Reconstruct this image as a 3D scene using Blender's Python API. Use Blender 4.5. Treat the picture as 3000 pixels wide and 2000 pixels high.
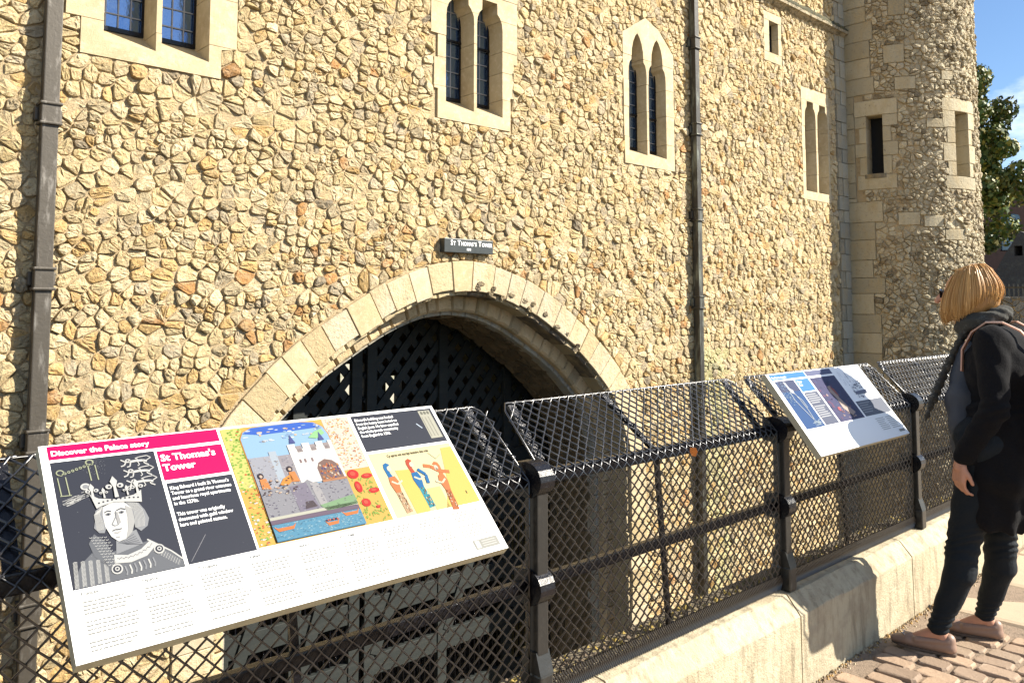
import bpy, bmesh, math, random
import numpy as np
from mathutils import Vector, Matrix
from mathutils.geometry import delaunay_2d_cdt
random.seed(11)
for o in list(bpy.data.objects): bpy.data.objects.remove(o)
SC = bpy.context.scene
COL = SC.collection
PI = math.pi
# ------------------------------------------------------------------ camera
cd = bpy.data.cameras.new('camera'); cam = bpy.data.objects.new('camera', cd); COL.objects.link(cam)
cam.location = (0, 0, 1.48)
TH = math.radians(4.14); YAW = math.radians(42.448)
cam.rotation_euler = (PI/2 + TH, 0, -YAW)
cd.sensor_fit = 'HORIZONTAL'; cd.sensor_width = 36; cd.lens = 36*2350/3000
cd.shift_x = 0; cd.shift_y = -(1000-724.9)/3000
cd.clip_start = 0.05; cd.clip_end = 3000
SC.camera = cam
# ------------------------------------------------------------------ light
EL = math.radians(36); AZ = math.radians(42.5)          # azimuth from the wall's normal towards +X
S = Vector((math.sin(AZ)*math.cos(EL), -math.cos(AZ)*math.cos(EL), math.sin(EL)))
sl = bpy.data.lights.new('sun', 'SUN'); sl.energy = 4.9; sl.angle = math.radians(0.5); sl.color = (1.0, .925, .80)
so = bpy.data.objects.new('sun', sl); COL.objects.link(so)
so.rotation_euler = S.to_track_quat('Z', 'Y').to_euler(); so.location = (10, -20, 30)
W = bpy.data.worlds.new('World'); SC.world = W; W.use_nodes = True
nt = W.node_tree; nt.nodes.clear()
out = nt.nodes.new('ShaderNodeOutputWorld'); bg = nt.nodes.new('ShaderNodeBackground')
sky = nt.nodes.new('ShaderNodeTexSky'); sky.sky_type = 'NISHITA'; sky.sun_disc = False
sky.sun_elevation = EL; sky.sun_rotation = math.atan2(S.x, S.y); sky.air_density = 1.0; sky.dust_density = .15; sky.ozone_density = 5.0
tc = nt.nodes.new('ShaderNodeTexCoord'); mp = nt.nodes.new('ShaderNodeMapping'); mp.inputs['Scale'].default_value = (1, 1, 2.6)
mp.inputs['Location'].default_value = (.31, .12, .05)
nz = nt.nodes.new('ShaderNodeTexNoise'); nz.inputs['Scale'].default_value = 3.4; nz.inputs['Detail'].default_value = 9; nz.inputs['Roughness'].default_value = .6
cr = nt.nodes.new('ShaderNodeValToRGB'); cr.color_ramp.elements[0].position = .50; cr.color_ramp.elements[1].position = .70
mx = nt.nodes.new('ShaderNodeMix'); mx.data_type = 'RGBA'; mx.inputs[7].default_value = (9.5, 9.8, 10.2, 1)
L = nt.links.new
L(tc.outputs['Generated'], mp.inputs['Vector']); L(mp.outputs[0], nz.inputs['Vector']); L(nz.outputs[0], cr.inputs[0])
L(cr.outputs[0], mx.inputs[0]); L(sky.outputs[0], mx.inputs[6]); L(mx.outputs[2], bg.inputs[0]); L(bg.outputs[0], out.inputs[0])
bg.inputs[1].default_value = 0.065
SC.view_settings.view_transform = 'Standard'; SC.view_settings.look = 'None'; SC.view_settings.gamma = 1
SC.view_settings.exposure = 1.43
SC.view_settings.use_curve_mapping = False
SC.render.resolution_x = 1024; SC.render.resolution_y = 682
SC.render.engine = 'CYCLES'

# ------------------------------------------------------------------ helpers
def mesh_obj(name, verts, faces, mat=None, parent=None, cols=None, smooth=False, loc=None):
    me = bpy.data.meshes.new(name); me.from_pydata([tuple(v) for v in verts], [], faces)
    if mat: me.materials.append(mat)
    if cols is not None:
        ca = me.color_attributes.new('Col', 'FLOAT_COLOR', 'POINT')
        a = np.ones((len(verts), 4), dtype=np.float32); a[:, :3] = np.array(cols, dtype=np.float32)[:, :3]
        ca.data.foreach_set('color', a.ravel())
    if smooth: me.polygons.foreach_set('use_smooth', [True]*len(me.polygons))
    me.update()
    o = bpy.data.objects.new(name, me); COL.objects.link(o)
    if parent: o.parent = parent
    if loc: o.location = loc
    return o
def empty(name, loc, label, cat, group=None):
    o = bpy.data.objects.new(name, None); COL.objects.link(o); o.location = loc; o.empty_display_size = .2
    tag(o, label, cat, group); return o
def tag(o, label=None, cat=None, group=None, kind=None):
    if label: o['label'] = label
    if cat: o['category'] = cat
    if group: o['group'] = group
    if kind: o['kind'] = kind
    return o
def keep(o, p):          # parent keeping world coordinates of mesh data
    o.parent = p; o.matrix_parent_inverse = Matrix.Translation(p.location).inverted(); return o
class MB:
    def __init__(s): s.v = []; s.f = []; s.c = []
    def add(s, vs, fs, col=(1, 1, 1)):
        b = len(s.v); s.v += [tuple(v) for v in vs]; s.f += [tuple(i+b for i in f) for f in fs]
        s.c += [col]*len(vs)
    def box(s, a, b, col=(1, 1, 1)):
        x0, y0, z0 = a; x1, y1, z1 = b
        s.add([(x0,y0,z0),(x1,y0,z0),(x1,y1,z0),(x0,y1,z0),(x0,y0,z1),(x1,y0,z1),(x1,y1,z1),(x0,y1,z1)],
              [(0,3,2,1),(4,5,6,7),(0,1,5,4),(1,2,6,5),(2,3,7,6),(3,0,4,7)], col)
    def bbox(s, a, b, e=.008, col=(1, 1, 1)):     # bevelled box
        bm = bmesh.new(); bmesh.ops.create_cube(bm, size=1)
        for v in bm.verts: v.co = Vector([(a[i]+b[i])/2 + v.co[i]*(b[i]-a[i]) for i in range(3)])
        bmesh.ops.bevel(bm, geom=list(bm.edges), offset=e, segments=2, affect='EDGES', profile=.6)
        bm.verts.index_update(); s.add([v.co[:] for v in bm.verts], [[v.index for v in f.verts] for f in bm.faces], col); bm.free()
    def tube(s, pts, r, n=8, col=(1, 1, 1), cap=True, flat=None):
        pts = [Vector(p) for p in pts]; rs = r if isinstance(r, (list, tuple)) else [r]*len(pts)
        b = len(s.v); up = None
        for i, p in enumerate(pts):
            d = (pts[min(i+1, len(pts)-1)] - pts[max(i-1, 0)])
            if d.length < 1e-9: d = Vector((0, 0, 1))
            d.normalize()
            if up is None:
                up = Vector((0, 0, 1)) if abs(d.z) < .9 else Vector((1, 0, 0))
            u = (up - d*up.dot(d)); u = u.normalized() if u.length > 1e-6 else d.orthogonal().normalized()
            w = d.cross(u); up = u
            for k in range(n):
                a = 2*PI*k/n + PI/n
                s.v.append(tuple(p + (u*math.cos(a) + w*math.sin(a))*rs[i])); s.c.append(col)
        for i in range(len(pts)-1):
            for k in range(n):
                k2 = (k+1) % n
                s.f.append((b+i*n+k, b+i*n+k2, b+(i+1)*n+k2, b+(i+1)*n+k))
        if cap:
            s.f.append(tuple(b+k for k in reversed(range(n)))); s.f.append(tuple(b+(len(pts)-1)*n+k for k in range(n)))
    def extrude(s, prof, x0, x1, axis='x', col=(1, 1, 1)):     # prof: list of (y,z)
        n = len(prof); vs = []
        for x in (x0, x1):
            for (p, q) in prof: vs.append((x, p, q) if axis == 'x' else (p, x, q))
        s.add(vs, [(i, (i+1) % n, n+(i+1) % n, n+i) for i in range(n)] + [tuple(reversed(range(n))), tuple(range(n, 2*n))], col)
    def build(s, name, mat, parent=None, smooth=False, cols=True, kind=None):
        o = mesh_obj(name, s.v, s.f, mat, None, s.c if cols else None, smooth)
        bm = bmesh.new(); bm.from_mesh(o.data); bmesh.ops.recalc_face_normals(bm, faces=bm.faces); bm.to_mesh(o.data); bm.free()
        if parent: keep(o, parent)
        if kind: o['kind'] = kind
        return o

# ------------------------------------------------------------------ materials
def mat(name, base=(.5, .5, .5), rough=.8, metal=0, vcol=False, noise=None, bump=None, spec=.5, coat=0, sheen=0, stain=None):
    """noise: list of (scale, colour, low, high, amount); bump: list of (scale, distance)"""
    m = bpy.data.materials.new(name); m.use_nodes = True; n = m.node_tree; P = n.nodes['Principled BSDF']
    P.inputs['Roughness'].default_value = rough; P.inputs['Metallic'].default_value = metal
    P.inputs['Specular IOR Level'].default_value = spec
    P.inputs['Coat Weight'].default_value = coat; P.inputs['Sheen Weight'].default_value = sheen
    g = n.nodes.new('ShaderNodeNewGeometry')
    if vcol:
        a = n.nodes.new('ShaderNodeVertexColor'); a.layer_name = 'Col'; c = a.outputs[0]
    else:
        a = n.nodes.new('ShaderNodeRGB'); a.outputs[0].default_value = (*base, 1); c = a.outputs[0]
    for (sc, colr, lo, hi, amt) in (noise or []):
        t = n.nodes.new('ShaderNodeTexNoise'); t.inputs['Scale'].default_value = sc if not isinstance(sc, tuple) else 1
        t.inputs['Detail'].default_value = 6; t.inputs['Roughness'].default_value = .65
        if isinstance(sc, tuple):
            mpp = n.nodes.new('ShaderNodeMapping'); mpp.inputs['Scale'].default_value = sc
            n.links.new(g.outputs['Position'], mpp.inputs[0]); n.links.new(mpp.outputs[0], t.inputs['Vector'])
        else: n.links.new(g.outputs['Position'], t.inputs['Vector'])
        r = n.nodes.new('ShaderNodeMapRange'); r.inputs[1].default_value = lo; r.inputs[2].default_value = hi; r.inputs[4].default_value = amt
        n.links.new(t.outputs[0], r.inputs[0])
        x = n.nodes.new('ShaderNodeMix'); x.data_type = 'RGBA'; x.inputs[7].default_value = (*colr, 1)
        n.links.new(r.outputs[0], x.inputs[0]); n.links.new(c, x.inputs[6]); c = x.outputs[2]
    n.links.new(c, P.inputs['Base Color'])
    nb = None
    for (sc, dist) in (bump or []):
        t = n.nodes.new('ShaderNodeTexNoise'); t.inputs['Scale'].default_value = sc; t.inputs['Detail'].default_value = 5; t.inputs['Roughness'].default_value = .7
        n.links.new(g.outputs['Position'], t.inputs['Vector'])
        b = n.nodes.new('ShaderNodeBump'); b.inputs['Strength'].default_value = 1; b.inputs['Distance'].default_value = dist
        n.links.new(t.outputs[0], b.inputs['Height'])
        if nb: n.links.new(nb, b.inputs['Normal'])
        nb = b.outputs[0]
    if nb: n.links.new(nb, P.inputs['Normal'])
    return m
M_rub = mat('rubble_stone', vcol=True, rough=.9, noise=[(7, (.74, .62, .42), .45, .75, .45), (1.1, (.50, .36, .17), .50, .75, .35), (18, (.40, .25, .10), .52, .70, .6), (40, (.14, .085, .04), .58, .66, .75)], bump=[(16, .034), (45, .026)])
M_mort = mat('lime_mortar', (.52, .40, .235), .95, noise=[(12, (.32, .22, .11), .5, .72, .6)], bump=[(22, .05), (70, .02)])
M_dress = mat('dressed_limestone', vcol=True, rough=.88, noise=[(2.2, (.33, .25, .14), .45, .68, .65), (11, (.62, .53, .38), .5, .7, .5), (40, (.26, .18, .09), .58, .74, .6)], bump=[(30, .006), (120, .003)])
M_worn = mat('worn_limestone', vcol=True, rough=.9, noise=[((4, 4, 1.4), (.38, .29, .15), .45, .66, .65), (16, (.10, .08, .06), .6, .72, .75), (60, (.2, .15, .09), .6, .75, .6)], bump=[(12, .03), (60, .008)])
M_grey = mat('grey_turret_stone', vcol=True, rough=.9, noise=[(8, (.55, .48, .34), .45, .75, .4), (22, (.16, .125, .08), .56, .70, .6)], bump=[(14, .045), (45, .025)])
M_lead = mat('weathered_lead', (.065, .056, .044), .55, .35, noise=[((14, 14, 3), (.30, .28, .25), .55, .75, .6), ((30, 30, 8), (.05, .045, .04), .58, .75, .7)], bump=[(18, .004)])
M_lead2 = mat('green_weathered_pipe', (.045, .042, .036), .5, .4, noise=[((6, 6, 1.2), (.30, .33, .27), .5, .68, .7)], bump=[(18, .004)])
M_glass = mat('leaded_glass', (.16, .26, .44), .05, .85, spec=1.0, bump=[(5, .006)])
M_came = mat('lead_came', (.30, .31, .33), .5, .3)
M_iron = mat('black_iron', (.004, .004, .006), .25, 0, spec=.35, noise=[(60, (.03, .03, .033), .6, .75, .6)], bump=[(70, .002)])
M_post = mat('post_paint', (.015, .015, .014), .32, 0, spec=.5, noise=[(25, (.04, .038, .032), .5, .75, .5)], bump=[(50, .001)])
M_wire = mat('coated_wire', (.004, .004, .005), .3, 0, spec=1.0)
M_gate = mat('gate_timber', (.011, .015, .014), .7, noise=[((2, 2, 14), (.026, .029, .025), .45, .7, .6)], bump=[(20, .004)])
M_kerb = mat('kerb_stone', vcol=True, rough=.85, noise=[(13, (.27, .23, .165), .5, .66, .6), (4, (.32, .255, .16), .45, .65, .7), ((22, 22, 4), (.16, .125, .075), .50, .68, .7), (90, (.12, .10, .07), .63, .76, .7)], bump=[(30, .006), (120, .003)])
M_moss = mat('mossy_ledge', (.17, .14, .095), .95, noise=[(9, (.16, .13, .06), .52, .66, .4), (45, (.07, .06, .04), .5, .7, .7)], bump=[(40, .02)])
M_sett = mat('granite_sett', vcol=True, rough=.75, noise=[(45, (.24, .165, .11), .5, .75, .5), (160, (.42, .36, .30), .62, .8, .4)], bump=[(60, .004), (200, .002)])
M_sand = mat('sand_joint', (.27, .20, .14), .95, noise=[(30, (.12, .09, .06), .5, .7, .7)], bump=[(120, .01)])
M_flag = mat('paving_flag', vcol=True, rough=.85, noise=[(8, (.30, .23, .16), .5, .75, .5), (90, (.15, .11, .08), .64, .78, .6)], bump=[(90, .002)])
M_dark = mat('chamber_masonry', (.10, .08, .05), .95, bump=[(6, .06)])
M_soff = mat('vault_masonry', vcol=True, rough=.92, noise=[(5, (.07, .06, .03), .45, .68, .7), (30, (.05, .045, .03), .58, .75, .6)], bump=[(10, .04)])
M_print = mat('sign_print', vcol=True, rough=.45, spec=.12, noise=[(160, (.75, .75, .78), .70, .80, .35)])
M_white = mat('sign_white', (.80, .80, .77), .35, spec=.4)
M_edge = mat('sign_edge', (.36, .33, .22), .6, noise=[(20, (.15, .13, .08), .5, .75, .6)])
M_plq = mat('plaque_board', (.022, .028, .028), .4, noise=[(8, (.04, .045, .045), .4, .7, .6)])
M_ink = mat('white_lettering', (.8, .8, .78), .5)
M_black = mat('dark_opening', (.008, .008, .008), .9)

# ------------------------------------------------------------------ 2D tools
def clip(poly, nx, ny, c):        # keep nx*x+ny*y <= c
    r = []; m = len(poly)
    for i in range(m):
        a = poly[i]; b = poly[(i+1) % m]
        da = nx*a[0]+ny*a[1]-c; db = nx*b[0]+ny*b[1]-c
        if da <= 0: r.append(a)
        if (da < 0) != (db < 0) and abs(da-db) > 1e-12:
            t = da/(da-db)
            if 0 < t < 1: r.append((a[0]+(b[0]-a[0])*t, a[1]+(b[1]-a[1])*t))
    return r
def rect_ex(x0, x1, z0, z1):
    return conv_ex([(x0, z0), (x1, z0), (x1, z1), (x0, z1)])
def conv_ex(P):                   # convex CCW polygon; returns function site -> (inside, halfplane)
    xs = [p[0] for p in P]; zs = [p[1] for p in P]; bb = (min(xs), max(xs), min(zs), max(zs)); E_ = []
    for i in range(len(P)):
        a = P[i]; b = P[(i+1) % len(P)]; dx, dz = b[0]-a[0], b[1]-a[1]; l = math.hypot(dx, dz)
        nx, nz_ = dz/l, -dx/l; E_.append((nx, nz_, nx*a[0]+nz_*a[1]))
    def f(x, z):
        if x < bb[0]-.8 or x > bb[1]+.8 or z < bb[2]-.8 or z > bb[3]+.8: return None
        best = max(E_, key=lambda e: e[0]*x+e[1]*z-e[2]); d = best[0]*x+best[1]*z-best[2]
        return (d < .02, (-best[0], -best[1], -best[2]-.006))
    return f
def voronoi(sites, excl, gap, dom):
    x0, x1, z0, z1 = dom; cs = .55; grid = {}; keepS = []
    for (x, z) in sites:
        hp = []; ok = True
        for f in excl:
            r = f(x, z)
            if r is None: continue
            if r[0]: ok = False; break
            hp.append(r[1])
        if ok: keepS.append((x, z, hp))
    for i, (x, z, _) in enumerate(keepS): grid.setdefault((int(x//cs), int(z//cs)), []).append(i)
    cells = []
    for i, (x, z, hp) in enumerate(keepS):
        R_ = .5; poly = [(max(x-R_, x0), max(z-R_, z0)), (min(x+R_, x1), max(z-R_, z0)), (min(x+R_, x1), min(z+R_, z1)), (max(x-R_, x0), min(z+R_, z1))]
        gx, gz = int(x//cs), int(z//cs); nb = []
        for a in (-1, 0, 1):
            for b in (-1, 0, 1): nb += grid.get((gx+a, gz+b), [])
        nb = sorted((j for j in nb if j != i), key=lambda j: (keepS[j][0]-x)**2+(keepS[j][1]-z)**2)[:16]
        for j in nb:
            X, Z = keepS[j][0], keepS[j][1]; dx, dz = X-x, Z-z; l = math.hypot(dx, dz)
            if l < 1e-6: continue
            dx /= l; dz /= l
            poly = clip(poly, dx, dz, dx*(x+X)/2+dz*(z+Z)/2-gap)
            if len(poly) < 3: break
        for h in hp:
            if len(poly) >= 3: poly = clip(poly, *h)
        if len(poly) >= 3:
            A = sum(poly[k][0]*poly[(k+1) % len(poly)][1]-poly[(k+1) % len(poly)][0]*poly[k][1] for k in range(len(poly)))/2
            if A > .004: cells.append((poly, A))
    return cells
def stone_geo(poly, rnd, relief, jag=1.0):
    """one rubble stone in (s, z, h): rounded outline, irregular domed face"""
    # drop tiny edges, round the corners
    P = [poly[0]]
    for p in poly[1:]:
        if math.hypot(p[0]-P[-1][0], p[1]-P[-1][1]) > .02: P.append(p)
    if len(P) < 3: return None
    Q = []; tb = rnd.choice([.05, .08, .12, .17])
    for i in range(len(P)):
        a = P[i]; b = P[(i+1) % len(P)]; l = math.hypot(b[0]-a[0], b[1]-a[1]); t = min(.27, .013/l+tb)
        Q.append((a[0]+(b[0]-a[0])*t, a[1]+(b[1]-a[1])*t))
        Q.append((a[0]+(b[0]-a[0])*(1-t), a[1]+(b[1]-a[1])*(1-t)))
    n = len(Q); cx = sum(p[0] for p in Q)/n; cz = sum(p[1] for p in Q)/n
    tx, tz = rnd.gauss(0, .10), rnd.gauss(0, .10); H0 = relief*rnd.choice([.3, .5, .7, .9, 1, 1.1, 1.3, 1.6])*rnd.uniform(.85, 1.15)
    def h(x, z, k): return max(.004, H0*k + (x-cx)*tx + (z-cz)*tz)
    V = []
    w = [rnd.uniform(.95, 1.035) for _ in Q]
    for i, (x, z) in enumerate(Q):
        x = cx+(x-cx)*w[i]; z = cz+(z-cz)*w[i]; Q[i] = (x, z); V.append((x, z, -.02))
    for (x, z) in Q: V.append((cx+(x-cx)*.985, cz+(z-cz)*.985, h(x, z, .42)+rnd.uniform(-.004, .004)*jag))
    for (x, z) in Q:
        f = rnd.uniform(.84, .94); x, z = cx+(x-cx)*f, cz+(z-cz)*f; V.append((x, z, h(x, z, .95)+rnd.uniform(-.006, .006)*jag))
    for i, (x, z) in enumerate(Q):
        f = rnd.uniform(.38, .55); x, z = cx+(x-cx)*f, cz+(z-cz)*f; V.append((x, z, h(x, z, 1.08)+rnd.uniform(-.009, .009)*jag))
    V.append((cx, cz, h(cx, cz, 1.1)+rnd.uniform(-.008, .008)*jag)); c = 4*n
    F = []
    for r in range(3):
        for i in range(n):
            j = (i+1) % n; F.append((r*n+i, r*n+j, (r+1)*n+j, (r+1)*n+i))
    for i in range(n): F.append((3*n+i, 3*n+(i+1) % n, c))
    return V, F, (cx, cz)
def rubble(cells, mapf, colf, parent, matl, relief, rnd, nmax, camkey, jag=1.0):
    items = []
    for poly, A in cells:
        g = stone_geo(poly, rnd, relief, jag)
        if g: items.append((A*camkey(*g[2]), g, colf(*g[2], A)))
    items.sort(key=lambda t: -t[0])
    for k, (_, (V, F, c), colr) in enumerate(items[:nmax]):
        o = mesh_obj('stone', [mapf(*v) for v in V], F, matl, None, [colr]*len(V)); keep(o, parent)
    mb = MB()
    for (_, (V, F, c), colr) in items[nmax:]: mb.add([mapf(*v) for v in V], F, colr)
    if mb.v:
        o = mesh_obj('rubble_stonework', mb.v, mb.f, matl, None, mb.c); keep(o, parent); o['kind'] = 'stuff'
    return len(items)
def plate(outer, holes, cuts=()):
    """triangulated plate with holes; cuts = [((x0,z0),(x1,z1))..] extra edges. returns verts, tris (2D)"""
    vs = []; es = []
    for loop in [outer]+list(holes):
        b = len(vs); vs += [Vector(p) for p in loop]; es += [(b+i, b+(i+1) % len(loop)) for i in range(len(loop))]
    for a, b in cuts:
        k = len(vs); vs += [Vector(a), Vector(b)]; es.append((k, k+1))
    r = delaunay_2d_cdt(vs, es, [], 0, 1e-5); V = [tuple(v) for v in r[0]]
    def inside(p, L_):
        c = False; j = len(L_)-1
        for i in range(len(L_)):
            xi, yi = L_[i]; xj, yj = L_[j]
            if (yi > p[1]) != (yj > p[1]) and p[0] < (xj-xi)*(p[1]-yi)/(yj-yi)+xi: c = not c
            j = i
        return c
    T = []
    for t in r[2]:
        cx = sum(V[i][0] for i in t)/3; cz = sum(V[i][1] for i in t)/3
        if inside((cx, cz), outer) and not any(inside((cx, cz), h) for h in holes): T.append(tuple(t))
    return V, T
def thick(V, T, front, back, mapf):
    """extrude 2D triangles from h=front to h=back; returns verts, faces"""
    n = len(V); vs = [mapf(x, z, front) for x, z in V]+[mapf(x, z, back) for x, z in V]
    ed = {}
    for t in T:
        for i in range(3):
            e = (t[i], t[(i+1) % 3]); ed[e] = ed.get(e, 0)+1
    fs = [tuple(t) for t in T]+[tuple(n+i for i in reversed(t)) for t in T]
    for (a, b) in ed:
        if (b, a) not in ed: fs.append((b, a, n+a, n+b))
    used = sorted({i for f in fs for i in f}); mp_ = {u: i for i, u in enumerate(used)}
    return [vs[u] for u in used], [tuple(mp_[i] for i in f) for f in fs]

CAMP = Vector((0, 0, 1.48))
def key_wall(X, Z): return 1/(X*X+100+(Z-1.5)**2)
def wallmap(x, z, h): return (x, 10.0-h, z)

# ------------------------------------------------------------------ ground, basin
def slab(name, x0, x1, y0, y1, z, m):
    return tag(mesh_obj(name, [(x0, y0, z), (x1, y0, z), (x1, y1, z), (x0, y1, z)], [(0, 1, 2, 3)], m), kind='structure')
M_ground = mat('far_ground', (.20, .17, .13), .95, noise=[(2, (.12, .10, .08), .4, .7, .6)], bump=[(20, .02)])
M_water = mat('basin_water', (.02, .025, .02), .08, 0, spec=.6, bump=[(3, .02)])
pav = slab('pavement', -30, 400, -60, 1.62, -.011, M_sand)
slab('ground', 45, 1500, 1.62, 1500, -.04, M_ground)
slab('basin_bed', -30, 45, 1.9, 60, -6.6, M_ground)
slab('water', -30, 24, 1.91, 10.8, -6.3, M_water)

# ------------------------------------------------------------------ gatehouse
XC = 8.15
prof_r = [(0, 2.2), (.7, 2.12), (1.45, 1.87), (2.2, 1.47), (2.87, 1.05), (3.45, .56), (3.95, .03), (4.27, -.55), (4.44, -1.1), (4.5, -1.7), (4.5, -4), (4.5, -6.6)]
def catmull(P, n):
    out_ = []
    for i in range(len(P)-1):
        p0 = P[max(i-1, 0)]; p1 = P[i]; p2 = P[i+1]; p3 = P[min(i+2, len(P)-1)]
        for k in range(n):
            t = k/n
            out_.append(tuple(.5*((2*p1[a])+(-p0[a]+p2[a])*t+(2*p0[a]-5*p1[a]+4*p2[a]-p3[a])*t*t+(-p0[a]+3*p1[a]-3*p2[a]+p3[a])*t**3) for a in range(2)))
    out_.append(P[-1]); return out_
half = catmull(prof_r[:10], 8)+[(4.5, -2.6), (4.5, -3.6), (4.5, -4.6), (4.5, -5.6), (4.5, -6.6)]
half[0] = (0, 2.2)
full = [(-x, z) for x, z in reversed(half)]+half[1:]
full = [(XC+x, z) for x, z in full]
slen = [0]
for i in range(1, len(full)): slen.append(slen[-1]+math.hypot(full[i][0]-full[i-1][0], full[i][1]-full[i-1][1]))
STOT = slen[-1]
def arch_pt(s, off):     # point at arc length s, offset inward
    s = min(max(s, 1e-6), STOT-1e-6)
    lo, hi = 0, len(slen)-1
    while hi-lo > 1:
        m_ = (lo+hi)//2
        if slen[m_] <= s: lo = m_
        else: hi = m_
    def nrm(i):
        a = full[max(i-1, 0)]; b = full[min(i+1, len(full)-1)]; dx, dz = b[0]-a[0], b[1]-a[1]; l = math.hypot(dx, dz); return (dz/l, -dx/l)
    t = (s-slen[lo])/(slen[hi]-slen[lo]); n1, n2 = nrm(lo), nrm(hi)
    nx, nz_ = n1[0]*(1-t)+n2[0]*t, n1[1]*(1-t)+n2[1]*t; l = math.hypot(nx, nz_)
    x = full[lo][0]*(1-t)+full[hi][0]*t; z = full[lo][1]*(1-t)+full[hi][1]*t
    return (x+nx/l*off, z+nz_/l*off)
def arch_ex(x, z):
    if x < XC-5.3 or x > XC+5.3 or z > 3: return None
    best = None
    for i in range(0, len(full)):
        d = (full[i][0]-x)**2+(full[i][1]-z)**2
        if best is None or d < best[0]: best = (d, i)
    i = best[1]; a = full[max(i-1, 0)]; b = full[min(i+1, len(full)-1)]
    dx, dz = b[0]-a[0], b[1]-a[1]; l = math.hypot(dx, dz); nx, nz_ = -dz/l, dx/l   # outward
    c = nx*full[i][0]+nz_*full[i][1]; d = nx*x+nz_*z-c
    if d > .8: return None
    return (d < .03, (-nx, -nz_, -c-.008))

gate_house = empty('stone_gatehouse', (11, 10, -6.6), 'long cream rubble-stone gatehouse wall with a wide water-gate arch and narrow mullioned windows', 'building')
# window definitions in wall coordinates (x, z): outer polygon pieces are convex for the rubble to be clipped against
def ogee(x0, x1, zs, zt, kind):
    w = x1-x0; c = (x0+x1)/2; r = []
    if kind == 'shoulder':      # narrow square top on concave shoulders
        pts = [(x0, zs), (x0+.02*w, zs+.12), (x0+.10*w, zs+.22), (x0+.2*w, zs+.28), (x0+.21*w, zt)]
    elif kind == 'trefoil':
        pts = [(x0, zs), (x0+.015*w, zs+.14), (x0+.07*w, zs+.24), (x0+.17*w, zs+.30), (x0+.17*w, zs+.34), (x0+.19*w, zs+.52), (x0+.27*w, zs+.68), (x0+.38*w, zs+.80)]
        r = [(c, zt)]
    return pts + r + [(2*c-x, z) for x, z in reversed(pts)]
def sqw(x0, x1, z0, z1): return [(x0, z0), (x1, z0), (x1, z1), (x0, z1)]
WIN = []
# W1 wide two-light window
WIN.append(dict(label='wide two-light square window with blue leaded panes, at the top left', outer=[(2.42, 4.37), (4.06, 4.37), (4.06, 4.75), (4.26, 4.79), (4.26, 5.9), (4.1, 5.9), (4.1, 7.6), (2.26, 7.6), (2.26, 4.79), (2.42, 4.79)],
    ex=[[(2.42, 4.37), (4.06, 4.37), (4.06, 7.6), (2.42, 7.6)], [(2.26, 4.79), (4.26, 4.79), (4.26, 5.9), (2.26, 5.9)]],
    lights=[sqw(2.66, 3.25, 4.56, 7.2), sqw(3.315, 3.90, 4.56, 7.2)], dep=0.48, sillf=4.56, sillb=4.86, cuts=[4.79, 5.42, 6.1, 6.7], gx=.165, gz=.235, bars=[5.75]))
WIN.append(dict(label='two-light shoulder-headed window with blue panes, above the arch', outer=[(7.53, 4.43), (9.08, 4.43), (9.08, 5.0), (9.16, 5.0), (9.16, 5.6), (9.24, 5.6), (9.24, 7.0), (7.39, 7.0), (7.39, 5.78), (7.53, 5.78), (7.53, 5.40), (7.46, 5.40), (7.46, 4.9), (7.53, 4.9)],
    ex=[[(7.46, 4.43), (9.12, 4.43), (9.12, 7.0), (7.46, 7.0)], [(7.39, 5.78), (9.24, 5.78), (9.24, 7.0), (7.39, 7.0)]],
    lights=[sqw(7.69, 8.27, 4.64, 6.12)[:2]+ogee(7.69, 8.27, 6.12, 6.58, 'shoulder')[::-1], sqw(8.33, 8.90, 4.64, 6.12)[:2]+ogee(8.33, 8.90, 6.12, 6.58, 'shoulder')[::-1]],
    dep=0.36, sillf=4.64, sillb=4.87, cuts=[4.95, 5.42, 5.78, 6.3, 6.68], gx=.19, gz=.24, bars=[5.86]))
WIN.append(dict(label='tall two-light window under a pointed gable-shaped stone head', outer=[(12.12, 4.27), (13.73, 4.27), (13.73, 6.74), (13.22, 7.18), (12.80, 7.33), (12.07, 6.88)],
    ex=[[(12.10, 4.27), (13.73, 4.27), (13.73, 6.74), (13.22, 7.18), (12.80, 7.33), (12.07, 6.88)]],
    lights=[sqw(12.25, 12.82, 4.5, 6.08)[:2]+ogee(12.25, 12.82, 6.08, 6.95, 'trefoil')[::-1], sqw(12.88, 13.46, 4.5, 6.08)[:2]+ogee(12.88, 13.46, 6.08, 6.95, 'trefoil')[::-1]],
    dep=0.27, sillf=4.5, sillb=4.65, cuts=[4.8, 5.4, 5.95, 6.45], gx=.19, gz=.24, bars=[5.35]))
WIN.append(dict(label='small single rectangular slit window high on the right', outer=[(17.44, 7.45), (18.27, 7.45), (18.27, 8.68), (17.44, 8.68)], ex=[[(17.44, 7.45), (18.27, 7.45), (18.27, 8.68), (17.44, 8.68)]],
    lights=[sqw(17.68, 18.12, 7.68, 8.48)], dep=0.2, sillf=7.68, sillb=7.72, cuts=[7.68, 8.1, 8.48], gx=.2, gz=.2, bars=[]))
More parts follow.
